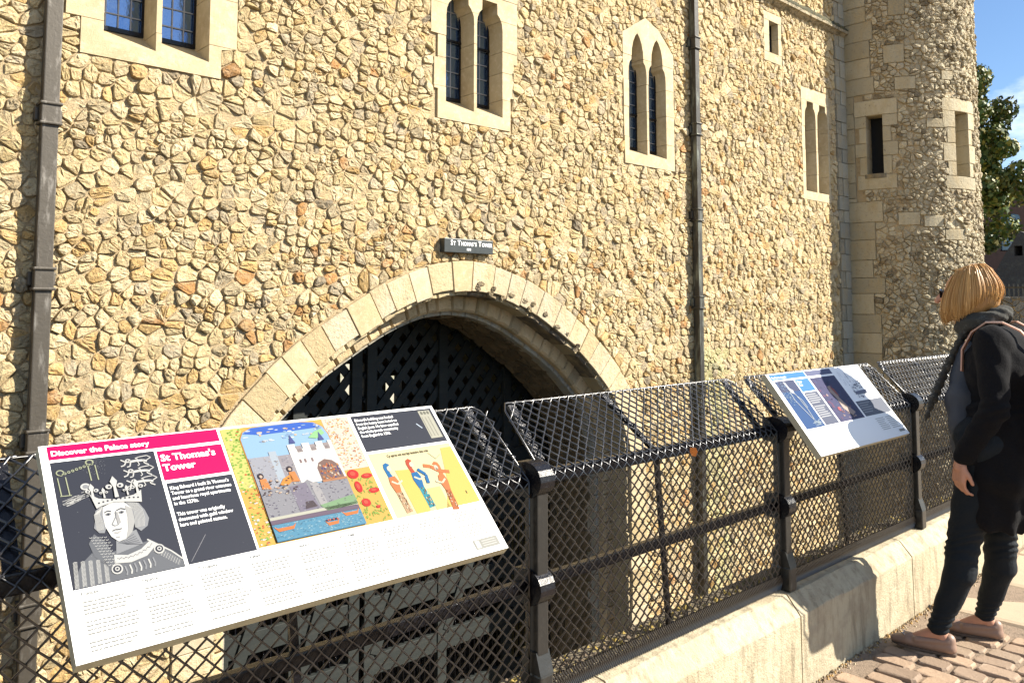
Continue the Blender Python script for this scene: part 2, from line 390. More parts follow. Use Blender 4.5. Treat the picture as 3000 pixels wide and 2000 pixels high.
WIN.append(dict(label='paired narrow shoulder-headed lights beside the shadowed corner', outer=[(19.2, 4.2), (20.7, 4.2), (20.7, 7.14), (19.2, 7.12)], ex=[[(19.2, 4.2), (20.7, 4.2), (20.7, 7.14), (19.2, 7.12)]],
    lights=[sqw(19.36, 19.94, 4.42, 6.35)[:2]+ogee(19.36, 19.94, 6.35, 6.78, 'shoulder')[::-1], sqw(20.03, 20.61, 4.42, 6.35)[:2]+ogee(20.03, 20.61, 6.35, 6.78, 'shoulder')[::-1]],
    dep=0.3, sillf=4.42, sillb=4.54, cuts=[4.9, 5.5, 6.1, 6.8], gx=.2, gz=.3, bars=[]))
WX0, WX1, WZ0, WZ1 = -2.0, 21.75, -6.6, 12.5
# mortar backing with openings
def shrink(l, d=.012):
    cx = sum(p[0] for p in l)/len(l); cz = sum(p[1] for p in l)/len(l)
    return [(cx+(x-cx)*(1+d), cz+(z-cz)*(1+d)) for x, z in l]
arch_hole = [arch_pt(s, .25) for s in np.linspace(0, STOT, 70)]
arch_hole = [(x, max(z, -6.59)) for x, z in arch_hole]
boxes = []
for w in WIN:
    xs = [p[0] for l in w['lights'] for p in l]; zs = [p[1] for l in w['lights'] for p in l]
    boxes.append(sqw(min(xs)-.03, max(xs)+.03, min(zs)-.03, max(zs)+.03))
V, T = plate([(WX0, WZ0), (WX1, WZ0), (WX1, WZ1), (WX0, WZ1)], [[(x, z) for x, z in arch_hole]]+boxes)
vs, fs = thick(V, T, 0, -.5, wallmap)
keep(mesh_obj('mortar_backing', vs, fs, M_mort), gate_house)
# solid core behind, above the arch chamber and beside it, so that no daylight leaks in
mb = MB()
mb.box((WX0, 10.65, 3.2), (WX1, 19.5, WZ1)); mb.box((WX0, 10.65, -6.6), (2.2, 19.5, 3.2)); mb.box((14.6, 10.65, -6.6), (21.7, 19.5, 3.2))
keep(mb.build('wall_core', M_dark), gate_house)

def key3(x, z): return key_wall(x, z)
def stone_col(rnd, x, z):
    r = rnd.random()
    pale = max(0., min(1., (x-9)/8))
    wo = .24-.15*pale if z < 2.6 else .08
    if z < 2.8 and x < 10: wo += .05
    if r < wo*.16: c = (.41, .21, .07)
    elif r < wo*.9: c = (.52, .345, .135)
    elif r < wo+.035: c = (.42, .35, .235)
    elif r < wo+.042: c = (.22, .18, .12)
    elif r < wo+.40: c = (.58, .455, .245)
    elif r < wo+.62: c = (.63, .515, .31)
    elif r < wo+.74: c = (.43, .345, .205)
    else: c = (.54, .415, .205)
    if 14.6 < x < 15.6 and z < .6 and rnd.random() < .8: c = (c[0]*.8, c[1]*.95, c[2]*.85)
    k = rnd.uniform(.80, 1.1); return tuple(v*k for v in c)
rnd = random.Random(4)
def sites_for(x0, x1, z0, z1, fw, fh, rnd, keepf, jx=.33, jz=.15):
    S_ = []; z = z0; row = 0
    while z < z1:
        x = x0+rnd.uniform(-.2, 0)
        hrow = fh*rnd.uniform(.65, 1.4)
        while x < x1:
            wv = fw*rnd.choice([.35, .45, .6, .75, .9, 1.0, 1.0, 1.25, 1.5, 1.9])*(.6+.4*hrow/fh)
            zz = z+hrow/2+rnd.gauss(0, 1)*jz*hrow*.8
            if keepf(x+wv/2, zz):
                if rnd.random() < .16:
                    S_.append((x+wv/2, zz-hrow*.24)); S_.append((x+wv/2+rnd.uniform(-.03, .03), zz+hrow*.24))
                else: S_.append((x+wv/2+rnd.gauss(0, 1)*jx*.12, zz))
            x += wv
        z += hrow; row += 1
    return S_
def keepf(x, z):
    top = 6.3+max(0, (x-2))*.29
    return z < top
S1 = sites_for(-1.0, 21.0, -5.6, 11.2, .188, .134, rnd, keepf)
ex = [conv_ex(p) for w in WIN for p in w['ex']]+[arch_ex]
ex.append(rect_ex(20, 30, 8.95, 9.0))
cells = voronoi(S1, ex, .0045, (-1.2, 21.1, -5.8, 11.5))
n1 = rubble(cells, lambda x, z, h: (x, 10.0-h, z), lambda x, z, A: stone_col(rnd, x, z), gate_house, M_rub, .035, rnd, 300, lambda x, z: key_wall(x, z) if (z > -.2 or x > 12.5) else 0, 1.25)
from mathutils import noise as mn
def smear(mapf, x0, x1, z0, z1, st, skip, parent, lo, hi, name='pointing_mortar'):
    nx, nz_ = int((x1-x0)/st), int((z1-z0)/st); vs = []; ok = []
    for j in range(nz_+1):
        for i in range(nx+1):
            x = x0+(x1-x0)*i/nx; z = z0+(z1-z0)*j/nz_
            t = .5+.55*mn.noise(Vector((x*1.7, z*2.1, 3.3)))+.45*mn.noise(Vector((x*6.5, z*7.5, 9.1)))+.25*mn.noise(Vector((x*17, z*19, 1.7)))
            vs.append(mapf(x, z, lo+(hi-lo)*max(0, min(1.15, t)))); ok.append(not skip(x, z))
    fs = []
    for j in range(nz_):
        for i in range(nx):
            a = j*(nx+1)+i
            if ok[a] and ok[a+1] and ok[a+nx+1] and ok[a+nx+2]: fs.append((a, a+1, a+nx+2, a+nx+1))
    o = mesh_obj(name, vs, fs, M_mort, None, None, True); keep(o, parent); return o
wb = [(min(p[0] for p in w['outer'])+.08, max(p[0] for p in w['outer'])-.08, min(p[1] for p in w['outer'])+.06, max(p[1] for p in w['outer'])-.06) for w in WIN]
def skipw(x, z):
    if z > keep_top(x): return True
    if any(a < x < b and c < z < d for a, b, c, d in wb): return True
    if abs(x-XC) < 4.45 and z < 2.2:
        r = arch_ex(x, z)
        if r is None: return True
        return (r[1][0]*x+r[1][1]*z-r[1][2]) > .06
    return False
def keep_top(x): return 6.5+max(0, (x-2))*.29
smear(lambda x, z, h: (x, 10.0-h, z), -1.0, 21.1, -5.6, 11.3, .045, skipw, gate_house, -.006, .0125)
# quoins next to the turret
mb = MB(); z = -5.8; k = 0
while z < 11.2:
    h = rnd.uniform(.32, .5); w_ = .34 if k % 2 else .6
    g = rnd.uniform(.8, 1.1); c = (.33*g, .32*g, .26*g)
    b = MB(); b.bbox((21.72-w_ if w_ < .5 else 21.12, 9.93, z+.006), (21.73, 10.03, z+h-.006), .012, c)
    b.build('quoin_stone', M_worn, gate_house); z += h; k += 1
    if w_ < .5:
        b = MB(); b.bbox((21.12, 9.95, z-h+.006), (21.72-w_-.012, 10.03, z-.006), .02, (.30*g, .28*g, .21*g)); b.build('quoin_stone', M_rub, gate_house)
# windows
def ccw(l):
    a = sum(l[i][0]*l[(i+1) % len(l)][1]-l[(i+1) % len(l)][0]*l[i][1] for i in range(len(l)))
    return l if a > 0 else l[::-1]
for w in WIN:
    xs = [p[0] for l in w['lights'] for p in l]; zs = [p[1] for l in w['lights'] for p in l]
    D_ = 10+w['dep']-.48
    x0, x1, z0, z1 = min(xs), max(xs), min(zs), max(zs); ox0 = min(p[0] for p in w['outer'])-.1; ox1 = max(p[0] for p in w['outer'])+.1
    # leaded glazing plane (the window's own mesh), 0.48 m back
    gl = MB()
    for l in w['lights']:
        lx0 = min(p[0] for p in l); lx1 = max(p[0] for p in l)
        nx = max(1, round((lx1-lx0)/w['gx'])); nz_ = max(1, round((z1-w['sillb'])/w['gz']))
        for i in range(nx):
            for j in range(nz_):
                a0 = lx0-.02+(lx1-lx0+.04)*i/nx; a1 = lx0-.02+(lx1-lx0+.04)*(i+1)/nx; b0 = w['sillb']-.03+(z1-w['sillb']+.06)*j/nz_; b1 = w['sillb']-.03+(z1-w['sillb']+.06)*(j+1)/nz_
                t1, t2 = rnd.gauss(0, .0025), rnd.gauss(0, .0025)
                gl.add([(a0, D_+.48-t1-t2, b0), (a1, D_+.48+t1-t2, b0), (a1, D_+.48+t1+t2, b1), (a0, D_+.48-t1+t2, b1)], [(0, 1, 2, 3)])
    gw = gl.build('window', M_glass, gate_house, cols=False); gw['label'] = w['label']
    br = MB()
    for l in w['lights']:
        lx0 = min(p[0] for p in l); lx1 = max(p[0] for p in l)
        nx = max(1, round((lx1-lx0)/w['gx'])); nz_ = max(1, round((z1-w['sillb'])/w['gz']))
        for i in range(nx+1):
            a0 = lx0+(lx1-lx0)*i/nx; br.box((a0-.007, D_+.462, w['sillb']-.03), (a0+.007, D_+.478, z1))
        for j in range(nz_+1):
            b0 = w['sillb']-.03+(z1-w['sillb']+.06)*j/nz_; br.box((lx0-.02, D_+.460, b0-.007), (lx1+.02, D_+.4775, b0+.007))
    o = br.build('glazing_bar', M_came, None, cols=False); keep(o, gate_house); o.parent = gw; o.matrix_parent_inverse = Matrix()
    fr = MB()
    for l in w['lights']:
        lx0 = min(p[0] for p in l); lx1 = max(p[0] for p in l)
        for bz in w['bars']: fr.box((lx0-.02, D_+.42, bz-.018), (lx1+.02, D_+.458, bz+.018))
        fr.box((lx0-.02, D_+.43, w['sillb']-.02), (lx1+.02, D_+.457, w['sillb']+.035))
        fr.box((lx1-.035, D_+.432, w['sillb']), (lx1+.012, D_+.4565, z1)); fr.box((lx0-.012, D_+.433, w['sillb']), (lx0+.02, D_+.4562, z1))
    o = fr.build('casement_frame', M_iron, None, cols=False); o.parent = gw; o.matrix_parent_inverse = Matrix()
    # dressed surround cut in blocks, with narrow joints between them
    cuts = []
    for cz in w['cuts']: cuts += [((ox0, cz-.004), (ox1, cz-.004)), ((ox0, cz+.004), (ox1, cz+.004))]
    V, T = plate(ccw(w['outer']), [ccw(l) for l in w['lights']], cuts)
    zc = w['cuts']
    groups = {}
    adj = {}
    tri = []
    for t in T:
        cz = sum(V[i][1] for i in t)/3
        if any(abs(cz-q) < .0041 for q in zc): continue
        tri.append((t, sum(1 for q in zc if cz > q)))
    # connected components within a band
    emap = {}
    for k, (t, b) in enumerate(tri):
        for i in range(3):
            e = tuple(sorted((t[i], t[(i+1) % 3]))); emap.setdefault(e, []).append(k)
    comp = [-1]*len(tri); nc = 0
    for k in range(len(tri)):
        if comp[k] >= 0: continue
        st = [k]; comp[k] = nc
        while st:
            q = st.pop(); t, b = tri[q]
            for i in range(3):
                for r_ in emap[tuple(sorted((t[i], t[(i+1) % 3])))]:
                    if comp[r_] < 0 and tri[r_][1] == b: comp[r_] = nc; st.append(r_)
        nc += 1
    for c in range(nc):
        tt = [tri[k][0] for k in range(len(tri)) if comp[k] == c]
        vs, fs = thick(V, tt, .034+rnd.uniform(-.004, .004), -w['dep']-.02, wallmap); g = rnd.uniform(.93, 1.05)
        cc = (.475*g, .39*g, .24*g)
        o = mesh_obj('dressed_stone', vs, fs, M_dress, None, [cc]*len(vs)); o.parent = gw; o.matrix_parent_inverse = Matrix()
    s_ = MB()      # sloping sills, one per light
    for l in w['lights']:
        lx0 = min(p[0] for p in l); lx1 = max(p[0] for p in l)
        s_.add([(lx0, 9.968, w['sillf']-.0), (lx1, 9.968, w['sillf']), (lx1, D_+.47, w['sillb']-.02), (lx0, D_+.47, w['sillb']-.02), (lx0, 9.968, w['sillf']-.05), (lx1, 9.968, w['sillf']-.05), (lx1, D_+.47, w['sillf']-.05), (lx0, D_+.47, w['sillf']-.05)],
               [(0, 1, 2, 3), (4, 5, 1, 0), (3, 2, 6, 7), (0, 3, 7, 4), (1, 5, 6, 2)], (.46, .37, .22))
    o = s_.build('sill', M_worn, None); o.parent = gw; o.matrix_parent_inverse = Matrix()

# arch rings: every voussoir its own part
def vouss(s0, s1, offA, offB, y0, y1, colr, matl, name, bev=.02, nseg=2, jit=.006):
    P = []
    ss = [s0+(s1-s0)*k/nseg for k in range(nseg+1)]
    loop = [arch_pt(s, offA) for s in ss]+[arch_pt(s, offB) for s in reversed(ss)]
    n = len(loop); cx = sum(p[0] for p in loop)/n; cz = sum(p[1] for p in loop)/n
    j = rnd.uniform(-jit, jit); vs = []
    for (x, z) in loop: vs.append((x, y1, z))
    for (x, z) in loop: vs.append((x, y0+bev+j, z))
    for (x, z) in loop:
        d = math.hypot(x-cx, z-cz); f = 1-bev/d; vs.append((cx+(x-cx)*f, y0+j+rnd.uniform(-.003, .003), cz+(z-cz)*f))
    fs = [tuple(range(2*n, 3*n)), tuple(reversed(range(n)))]
    for r in range(2):
        for i in range(n): k = (i+1) % n; fs.append((r*n+i, r*n+k, (r+1)*n+k, (r+1)*n+i))
    o = mesh_obj(name, vs, fs, matl, None, [colr]*len(vs))
    bm = bmesh.new(); bm.from_mesh(o.data); bmesh.ops.recalc_face_normals(bm, faces=bm.faces); bm.to_mesh(o.data); bm.free()
    keep(o, gate_house); return o
archway = gate_house
s = 0; k = 0
while s < STOT:
    w_ = rnd.uniform(.27, .50); s1 = min(s+w_, STOT); g = rnd.uniform(.92, 1.06)
    c = rnd.choice([(.49*g, .40*g, .24*g), (.52*g, .42*g, .265*g), (.41*g, .32*g, .18*g), (.45*g, .38*g, .26*g)])
    oa = rnd.uniform(-.02, .03) if STOT*.2 < s < STOT*.8 else rnd.choice([0, .0, -.0])
    frac = s/STOT; worn = rnd.random() < (.95 if .50 < frac < .66 else .55)
    vouss(s+.004, s1-.004, max(0, oa), .495+rnd.uniform(-.01, .01)-(rnd.uniform(0, .035) if worn else 0), 9.945, 10.24, c, M_worn if worn else M_dress, 'arch_stone', .012); s = s1
s = 0
while s < STOT:      # moulded, weathered slope under the outer ring
    s1 = min(s+rnd.uniform(.3, .5), STOT); g = rnd.uniform(.8, 1.05)
    vouss(s+.003, s1-.003, .46, .55+rnd.uniform(-.008, .008), 9.99+rnd.uniform(0, .02), 10.42, (.14*g, .11*g, .075*g) if .49 < s/STOT < .66 and rnd.random() < .6 else (.44*g, .36*g, .22*g), M_worn, 'arch_moulding_stone', .03, 2, .006); s = s1
s = .1
while s < STOT:
    s1 = min(s+rnd.uniform(.24, .38), STOT); g = rnd.uniform(.85, 1.08)
    vouss(s+.003, s1-.003, .5, .80, 10.34, 10.66, (.56*g, .42*g, .24*g) if rnd.random() < .7 else (.42*g, .33*g, .2*g), M_worn, 'inner_arch_stone', .045, 2, .012); s = s1
s = .0
while s < STOT:
    s1 = min(s+rnd.uniform(.3, .42), STOT); g = rnd.uniform(.85, 1.08)
    vouss(s+.006, s1-.006, .74, .87, 10.49, 10.72, (.34*g, .33*g, .28*g), M_worn, 'soffit_edge_stone', .015, 2, .004); s = s1
for k in range(16):      # eroded, blackened lumps along the worn lower edge near the crown
    fr_ = rnd.uniform(.505, .64); c_ = arch_pt(fr_*STOT, rnd.uniform(.34, .53)); n_ = 7; a0 = rnd.random()*6
    pl = [(c_[0]+math.cos(a0+2*PI*q/n_)*rnd.uniform(.04, .09), c_[1]+math.sin(a0+2*PI*q/n_)*rnd.uniform(.03, .07)) for q in range(n_)]
    g = stone_geo(pl, rnd, .03, 1.6)
    if g:
        k_ = rnd.uniform(.6, 1.6); o = mesh_obj('eroded_stone', [(x, 9.952-h, z) for x, z, h in g[0]], g[1], M_worn, None, [(.12*k_, .095*k_, .06*k_)]*len(g[0])); keep(o, gate_house)
# vault soffit: rubble on the curved surface, groove, rear rib
def soff(y0, y1, off, name, cc, m, n=90):
    vs = []; fs = []
    ss = np.linspace(0, STOT, n)
    for s in ss:
        for y in (y0, y1): p = arch_pt(s, off); vs.append((p[0], y, p[1]))
        p = arch_pt(s, off-.4)
        for y in (y0, y1): vs.append((p[0], y, p[1]))
    for i in range(n-1):
        a = 4*i; b = 4*(i+1)
        fs += [(a, a+1, b+1, b), (a, b, b+2, a+2), (a+1, a+3, b+3, b+1)]
    return keep(mesh_obj(name, vs, fs, m, None, [cc]*len(vs)), gate_house)
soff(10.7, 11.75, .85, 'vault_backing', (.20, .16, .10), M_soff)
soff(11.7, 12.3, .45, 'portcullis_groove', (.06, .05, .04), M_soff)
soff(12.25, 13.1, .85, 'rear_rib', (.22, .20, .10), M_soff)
Sv = sites_for(0, STOT, 10.65, 11.7, .34, .26, rnd, lambda a, b: True)
cv = voronoi(Sv, [], .006, (0, STOT, 10.62, 11.74))
def vmap(s, y, h): p = arch_pt(s, .85+h); return (p[0], y, p[1])
mbv = MB()
for poly, A in cv:
    g = stone_geo(poly, rnd, .03)
    if g:
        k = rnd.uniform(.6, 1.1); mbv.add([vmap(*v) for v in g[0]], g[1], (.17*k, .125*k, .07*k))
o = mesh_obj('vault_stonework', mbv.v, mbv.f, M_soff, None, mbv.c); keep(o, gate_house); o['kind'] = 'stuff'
# chamber behind
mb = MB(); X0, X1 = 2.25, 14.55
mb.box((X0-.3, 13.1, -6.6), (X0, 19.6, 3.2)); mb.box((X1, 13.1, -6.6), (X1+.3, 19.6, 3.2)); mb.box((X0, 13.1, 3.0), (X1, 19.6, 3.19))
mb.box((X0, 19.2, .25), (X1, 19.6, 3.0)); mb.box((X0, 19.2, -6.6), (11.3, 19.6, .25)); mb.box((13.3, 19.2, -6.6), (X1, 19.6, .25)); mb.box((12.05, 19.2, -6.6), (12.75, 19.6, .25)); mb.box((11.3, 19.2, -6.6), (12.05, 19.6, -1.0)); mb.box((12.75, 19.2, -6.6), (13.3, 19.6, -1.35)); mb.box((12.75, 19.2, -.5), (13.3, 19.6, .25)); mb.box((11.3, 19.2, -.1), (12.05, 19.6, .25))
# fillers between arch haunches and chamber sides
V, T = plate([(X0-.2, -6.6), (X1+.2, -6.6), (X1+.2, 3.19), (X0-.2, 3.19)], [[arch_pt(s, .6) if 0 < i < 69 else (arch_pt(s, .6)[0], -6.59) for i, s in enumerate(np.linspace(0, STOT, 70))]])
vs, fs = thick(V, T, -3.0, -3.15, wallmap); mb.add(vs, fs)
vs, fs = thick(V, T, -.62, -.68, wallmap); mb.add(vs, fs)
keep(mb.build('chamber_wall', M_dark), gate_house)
yard = MB(); yard.box((5, 46, -6.6), (60, 47, 2.0)); yard = yard.build('courtyard_wall', mat('pale_courtyard_stone', (.36, .34, .28), .9, noise=[(1.5, (.2, .22, .14), .5, .6, .7)]), None, cols=False)
tag(yard, 'pale courtyard wall glimpsed through the lattice of the water gate', 'wall')

# cornice and mossy top
M_corn = mat('cornice_stone', (.42, .35, .23), .9, noise=[(9, (.10, .09, .05), .45, .62, .85), (40, (.05, .05, .03), .5, .7, .6)], bump=[(14, .05)])
M_cmoss = mat('cornice_moss', (.06, .06, .035), .95, noise=[(14, (.16, .13, .03), .5, .62, .8), (50, (.3, .28, .22), .66, .75, .6)], bump=[(25, .05)])
x = 8.0
while x < 21.8:
    x2 = min(x+rnd.uniform(.7, 1.1), 21.85); c = MB(); j = rnd.uniform(-.008, .008)
    c.extrude([(10.02, 8.90+j), (9.93, 8.93+j), (9.86, 8.985+j), (9.80, 9.0+j), (9.795, 9.07+j), (10.02, 9.10+j)], x+.003, x2-.003); c.build('cornice_stone', M_corn, gate_house); x = x2
c = MB(); n_ = 90
for i in range(n_+1):
    x = 8+13.85*i/n_
    for (y, z) in [(9.80, 9.072), (9.80+rnd.uniform(-.01, .02), 9.13), (9.88, 9.22), (9.97, 9.30), (10.03, 9.34)]: c.v.append((x, y+rnd.uniform(-.015, .015), z+rnd.uniform(-.02, .02))); c.c.append((1, 1, 1))
for i in range(n_):
    for j in range(4): a = i*5+j; c.f.append((a, a+5, a+6, a+1))
c.build('cornice_weathering', M_cmoss, gate_house)

# ------------------------------------------------------------------ round turret
TX, TY, TR = 23.9, 9.68, 2.2
tower = empty('round_tower', (TX, TY, -6.6), 'round rubble-stone turret on the right, half in shade, with two slit windows', 'tower')
def cmap(s, z, h):
    a = s/TR; r = TR+h; return (TX-math.cos(a)*r, TY-math.sin(a)*r, z)
def A_(d): return math.radians(d)*TR
mb = MB(); n_ = 72
holes = [(A_(7.0), A_(17.6), 5.0, 6.62), (A_(67), A_(80.9), 4.92, 6.67)]
Vp, Tp = plate([(A_(-12), -6.6), (A_(190), -6.6), (A_(190), 14), (A_(-12), 14)], [sqw(a-.03, b+.03, c-.03, d+.03) for a, b, c, d in holes],
               [((A_(q), -6.6), (A_(q), 14)) for q in range(-8, 190, 4)])
Tp = [t for t in Tp]
vs = [cmap(x, z, 0) for x, z in Vp]; keep(mesh_obj('mortar_backing', vs, Tp, M_mort), tower)
tex = [rect_ex(a, b, c, d) for a, b, c, d in holes]
def tblock(s0, s1, z0, z1, colr, name='dressed_stone', m=M_worn, hh=.05, parent=tower, back=-.05, exc=True, bev=.012):
    ns = max(1, int((s1-s0)/.12)); V_ = []; F_ = []
    f = hh+rnd.uniform(-.006, .006)
    def ring(s, inset): return [(s, z0+.005, back), (s, z0+.005, f-bev), (s, z0+.005+bev, f), (s, z1-.005-bev, f), (s, z1-.005, f-bev), (s, z1-.005, back)]
    for i in range(ns+1):
        s = s0+.004+(s1-s0-.008)*i/ns; V_ += [cmap(*p) for p in ring(s, 0)]
    for i in range(ns):
        for k in range(6): a = i*6+k; b = i*6+(k+1) % 6; F_.append((a, b, b+6, a+6))
    F_.append(tuple(reversed(range(6)))); F_.append(tuple(ns*6+k for k in range(6)))
    o = mesh_obj(name, V_, F_, m, None, [colr]*len(V_)); keep(o, parent) if parent is tower else None
    if parent is not tower: o.parent = parent; o.matrix_parent_inverse = Matrix()
    if exc: tex.append(rect_ex(s0, s1, z0, z1))
    return o
def tgrey(a=1): g = rnd.uniform(.85, 1.1)*a; return (.40*g, .345*g, .23*g)
# ashlar strip where the turret meets the wall
z = -6.0; k = 0
while z < 13:
    h = rnd.uniform(.34, .56)
    e = rnd.choice([.34, .42, .62, .50])
    if 4.4 < z+h/2 < 7.2: e = A_(-1)
    if z < 4.4 < z+h: h = 4.4-z
    if e > .5 and rnd.random() < .4:
        tblock(A_(-12), .3, z, z+h, tgrey()); tblock(.3, e, z, z+h, tgrey())
    else: tblock(A_(-12), e, z, z+h, tgrey())
    z += h
# window surrounds
for (a, b, c, d), (sa, sb, sz0, sz1), lab in [(holes[0], (A_(-.8), A_(27), 4.6, 7.05), 'dark slit window facing the shaded side, with a small rounded sill'), (holes[1], (A_(57), A_(90), 4.57, 7.02), 'deep slit window on the sunlit side near the turret edge')]:
    g = MB(); g.add([cmap(a-.03, c-.05, -.42), cmap(b+.03, c-.05, -.42), cmap(b+.03, d+.05, -.42), cmap(a-.03, d+.05, -.42)], [(0, 1, 2, 3)])
    gw = g.build('window', M_black, tower, cols=False); gw['label'] = lab
    tblock(sa, sb, d, sz1, tgrey(1.15), parent=gw, back=-.45, hh=.045); tblock(sa+.05, sb-.05, sz0, c, tgrey(1.05), parent=gw, back=-.45, hh=.045)
    z = c; k = 0
    while z < d-.05:
        h = min(rnd.choice([.38, .5, .42]), d-z)
        if d-z-h < .12: h = d-z
        tblock(sa+(.0 if k % 2 else .12), a, z, z+h, tgrey(1.1), parent=gw, back=-.45, hh=.045); tblock(b, sb-(.0 if k % 2 else .16), z, z+h, tgrey(1.15), parent=gw, back=-.45, hh=.045)
        z += h; k += 1
    if a < 1.5:
        l = MB(); vs = []
        for i in range(9):
            t = i/8; s = a-.06+(b-a+.12)*t; o_ = .05+.06*math.sin(t*PI)
            vs += [cmap(s, c+.02, -.3), cmap(s, c+.02, o_), cmap(s, c-.09, .045+.03*math.sin(t*PI)), cmap(s, c-.14, -.3)]
        l.add(vs, [(i*4+k, i*4+(k+1) % 4, i*4+4+(k+1) % 4, i*4+4+k) for i in range(8) for k in range(4)]+[(3, 2, 1, 0), (32, 33, 34, 35)], (.14, .13, .10))
        o = l.build('sill', M_worn, None); o.parent = gw; o.matrix_parent_inverse = Matrix()
# a few long ashlar blocks built into the rubble
for (sa, sb, z0, z1) in [(.75, 1.25, 8.0, 8.5), (.98, 1.5, 3.6, 3.95), (1.6, 2.1, 3.55, 3.85), (1.0, 1.5, 7.25, 7.6), (.9, 1.3, 9.3, 9.8), (2.15, 2.75, 3.2, 3.5), (2.2, 2.55, 7.5, 7.75), (1.75, 2.3, 6.2, 6.45)]:
    tblock(sa, sb, z0, z1, tgrey(rnd.choice([.8, 1, 1.1])), 'ashlar_block')
rt = random.Random(9)
S2 = sites_for(.3, A_(150), -5.2, 11.9, .18, .115, rt, lambda s, z: True)
def tcol(s, z, A):
    r = rt.random()
    if r < .08: c = (.19, .15, .09)
    elif r < .16: c = (.29, .23, .14)
    elif r < .45: c = (.52, .45, .30)
    elif r < .75: c = (.46, .39, .26)
    else: c = (.40, .34, .22)
    k = rt.uniform(.95, 1.2); return tuple(v*k for v in c)
cells = voronoi(S2, tex, .007, (.2, A_(152), -5.4, 12.1))
n2 = rubble(cells, cmap, tcol, tower, M_grey, .05, rt, 300, lambda s, z: (1 if z > -.3 and s < A_(85) else 0.01)/(1+.01*(z-4)**2)*max(.05, math.cos(s/TR-math.radians(38))), 1.3)

smear(cmap, .2, A_(140), -5.2, 12, .05, lambda s_, z: any(a-.1 < s_ < b+.1 and c-.1 < z < d+.1 for a, b, c, d in holes), tower, -.004, .014)
# ------------------------------------------------------------------ downpipes
def downpipe(label, x, z0, z1, w, d, off, collars, m, tz):
    t = empty('downpipe', (x, 9.9, z0), label, 'downpipe', 'lead downpipes on the wall')
    segs = sorted([z0, z1]+collars)
    for a, b in zip(segs[:-1], segs[1:]):
        p = MB(); p.bbox((x-w/2, 10-off-d, a+.005), (x+w/2, 10-off, b-.005), .012); p.build('pipe_length', m, t)
    for c in collars:
        p = MB(); h = tz/2
        p.bbox((x-w/2-.012, 10-off-d-.015, c-h), (x+w/2+.012, 9.99, c+h), .01)
        for zz in (c-h, c+h):
            p.bbox((x-w/2-.03, 10-off-d-.035, zz-.016), (x+w/2+.03, 9.985, zz+.016), .012)
        p.bbox((x+w/2+.005, 9.9, c-h*.7), (x+w/2+.055, 10.0, c+h*.7), .02); p.bbox((x-w/2-.055, 9.9, c-h*.7), (x-w/2-.005, 10.0, c+h*.7), .02)
        p.build('collar', m, t)
    return t
downpipe('thick grey lead downpipe at the left edge with heavy collars', 2.118, -4.5, 7.5, .165, .14, .06, [-1.75, .04, 1.77, 3.58, 5.4], M_lead, .22)
downpipe('thin dark downpipe between the pointed window and the small slit window', 14.36, -6.2, 9.0, .15, .15, .06, [-.3, 1.55, 3.40, 5.24, 7.12], M_lead2, .24)

# ------------------------------------------------------------------ text helper
def text_mesh(body, size, spacing=1.0, bold=0.0, line=1.0, xs=1.0):
    cu = bpy.data.curves.new('t', 'FONT'); cu.body = body; cu.size = size; cu.space_character = spacing; cu.offset = bold; cu.space_line = line; cu.resolution_u = 2
    ob = bpy.data.objects.new('t', cu); COL.objects.link(ob)
    dg = bpy.context.evaluated_depsgraph_get(); me = ob.evaluated_get(dg).to_mesh()
    V = [(v.co.x*xs, v.co.y) for v in me.vertices]; F = [tuple(p.vertices) for p in me.polygons]
    ob.evaluated_get(dg).to_mesh_clear(); bpy.data.objects.remove(ob); bpy.data.curves.remove(cu)
    return V, F
# wall plaque
pq = empty('plaque', (8.1, 9.9, 2.42), "small dark name plaque with white lettering fixed above the arch crown", 'sign')
p = MB(); p.bbox((7.60, 9.86, 2.31), (8.60, 9.99, 2.53), .008); p.build('board', M_plq, pq, cols=False)
p = MB()
for bx in [(7.60, 7.605+.012), ]: pass
V, F = text_mesh("S\u1d1b T\u029c\u1d0f\u1d0d\u1d00\ua731'\ua731 T\u1d0f\u1d21\u1d07\u0280", .1)
def small_caps(parts, x, z, y, mbx, xs=1.0):
    for (t, sz) in parts:
        V, F = text_mesh(t, sz, 1.0, .0028, 1, xs)
        if V: mbx.add([(x+a, y, z+b) for a, b in V], F); x += max(a for a, b in V)+.010
        else: x += sz*.3
    return x
p = MB(); small_caps([('S', .112), ('T', .085), (' ', .1), ('T', .112), ('HOMAS', .085), ("'", .085), ('S', .085), (' ', .1), ('T', .112), ('OWER', .085)], 7.72, 2.425, 9.857, p, .86)
small_caps([('1275', .045)], 8.04, 2.352, 9.857, p)
p.build('lettering', M_ink, pq, cols=False)

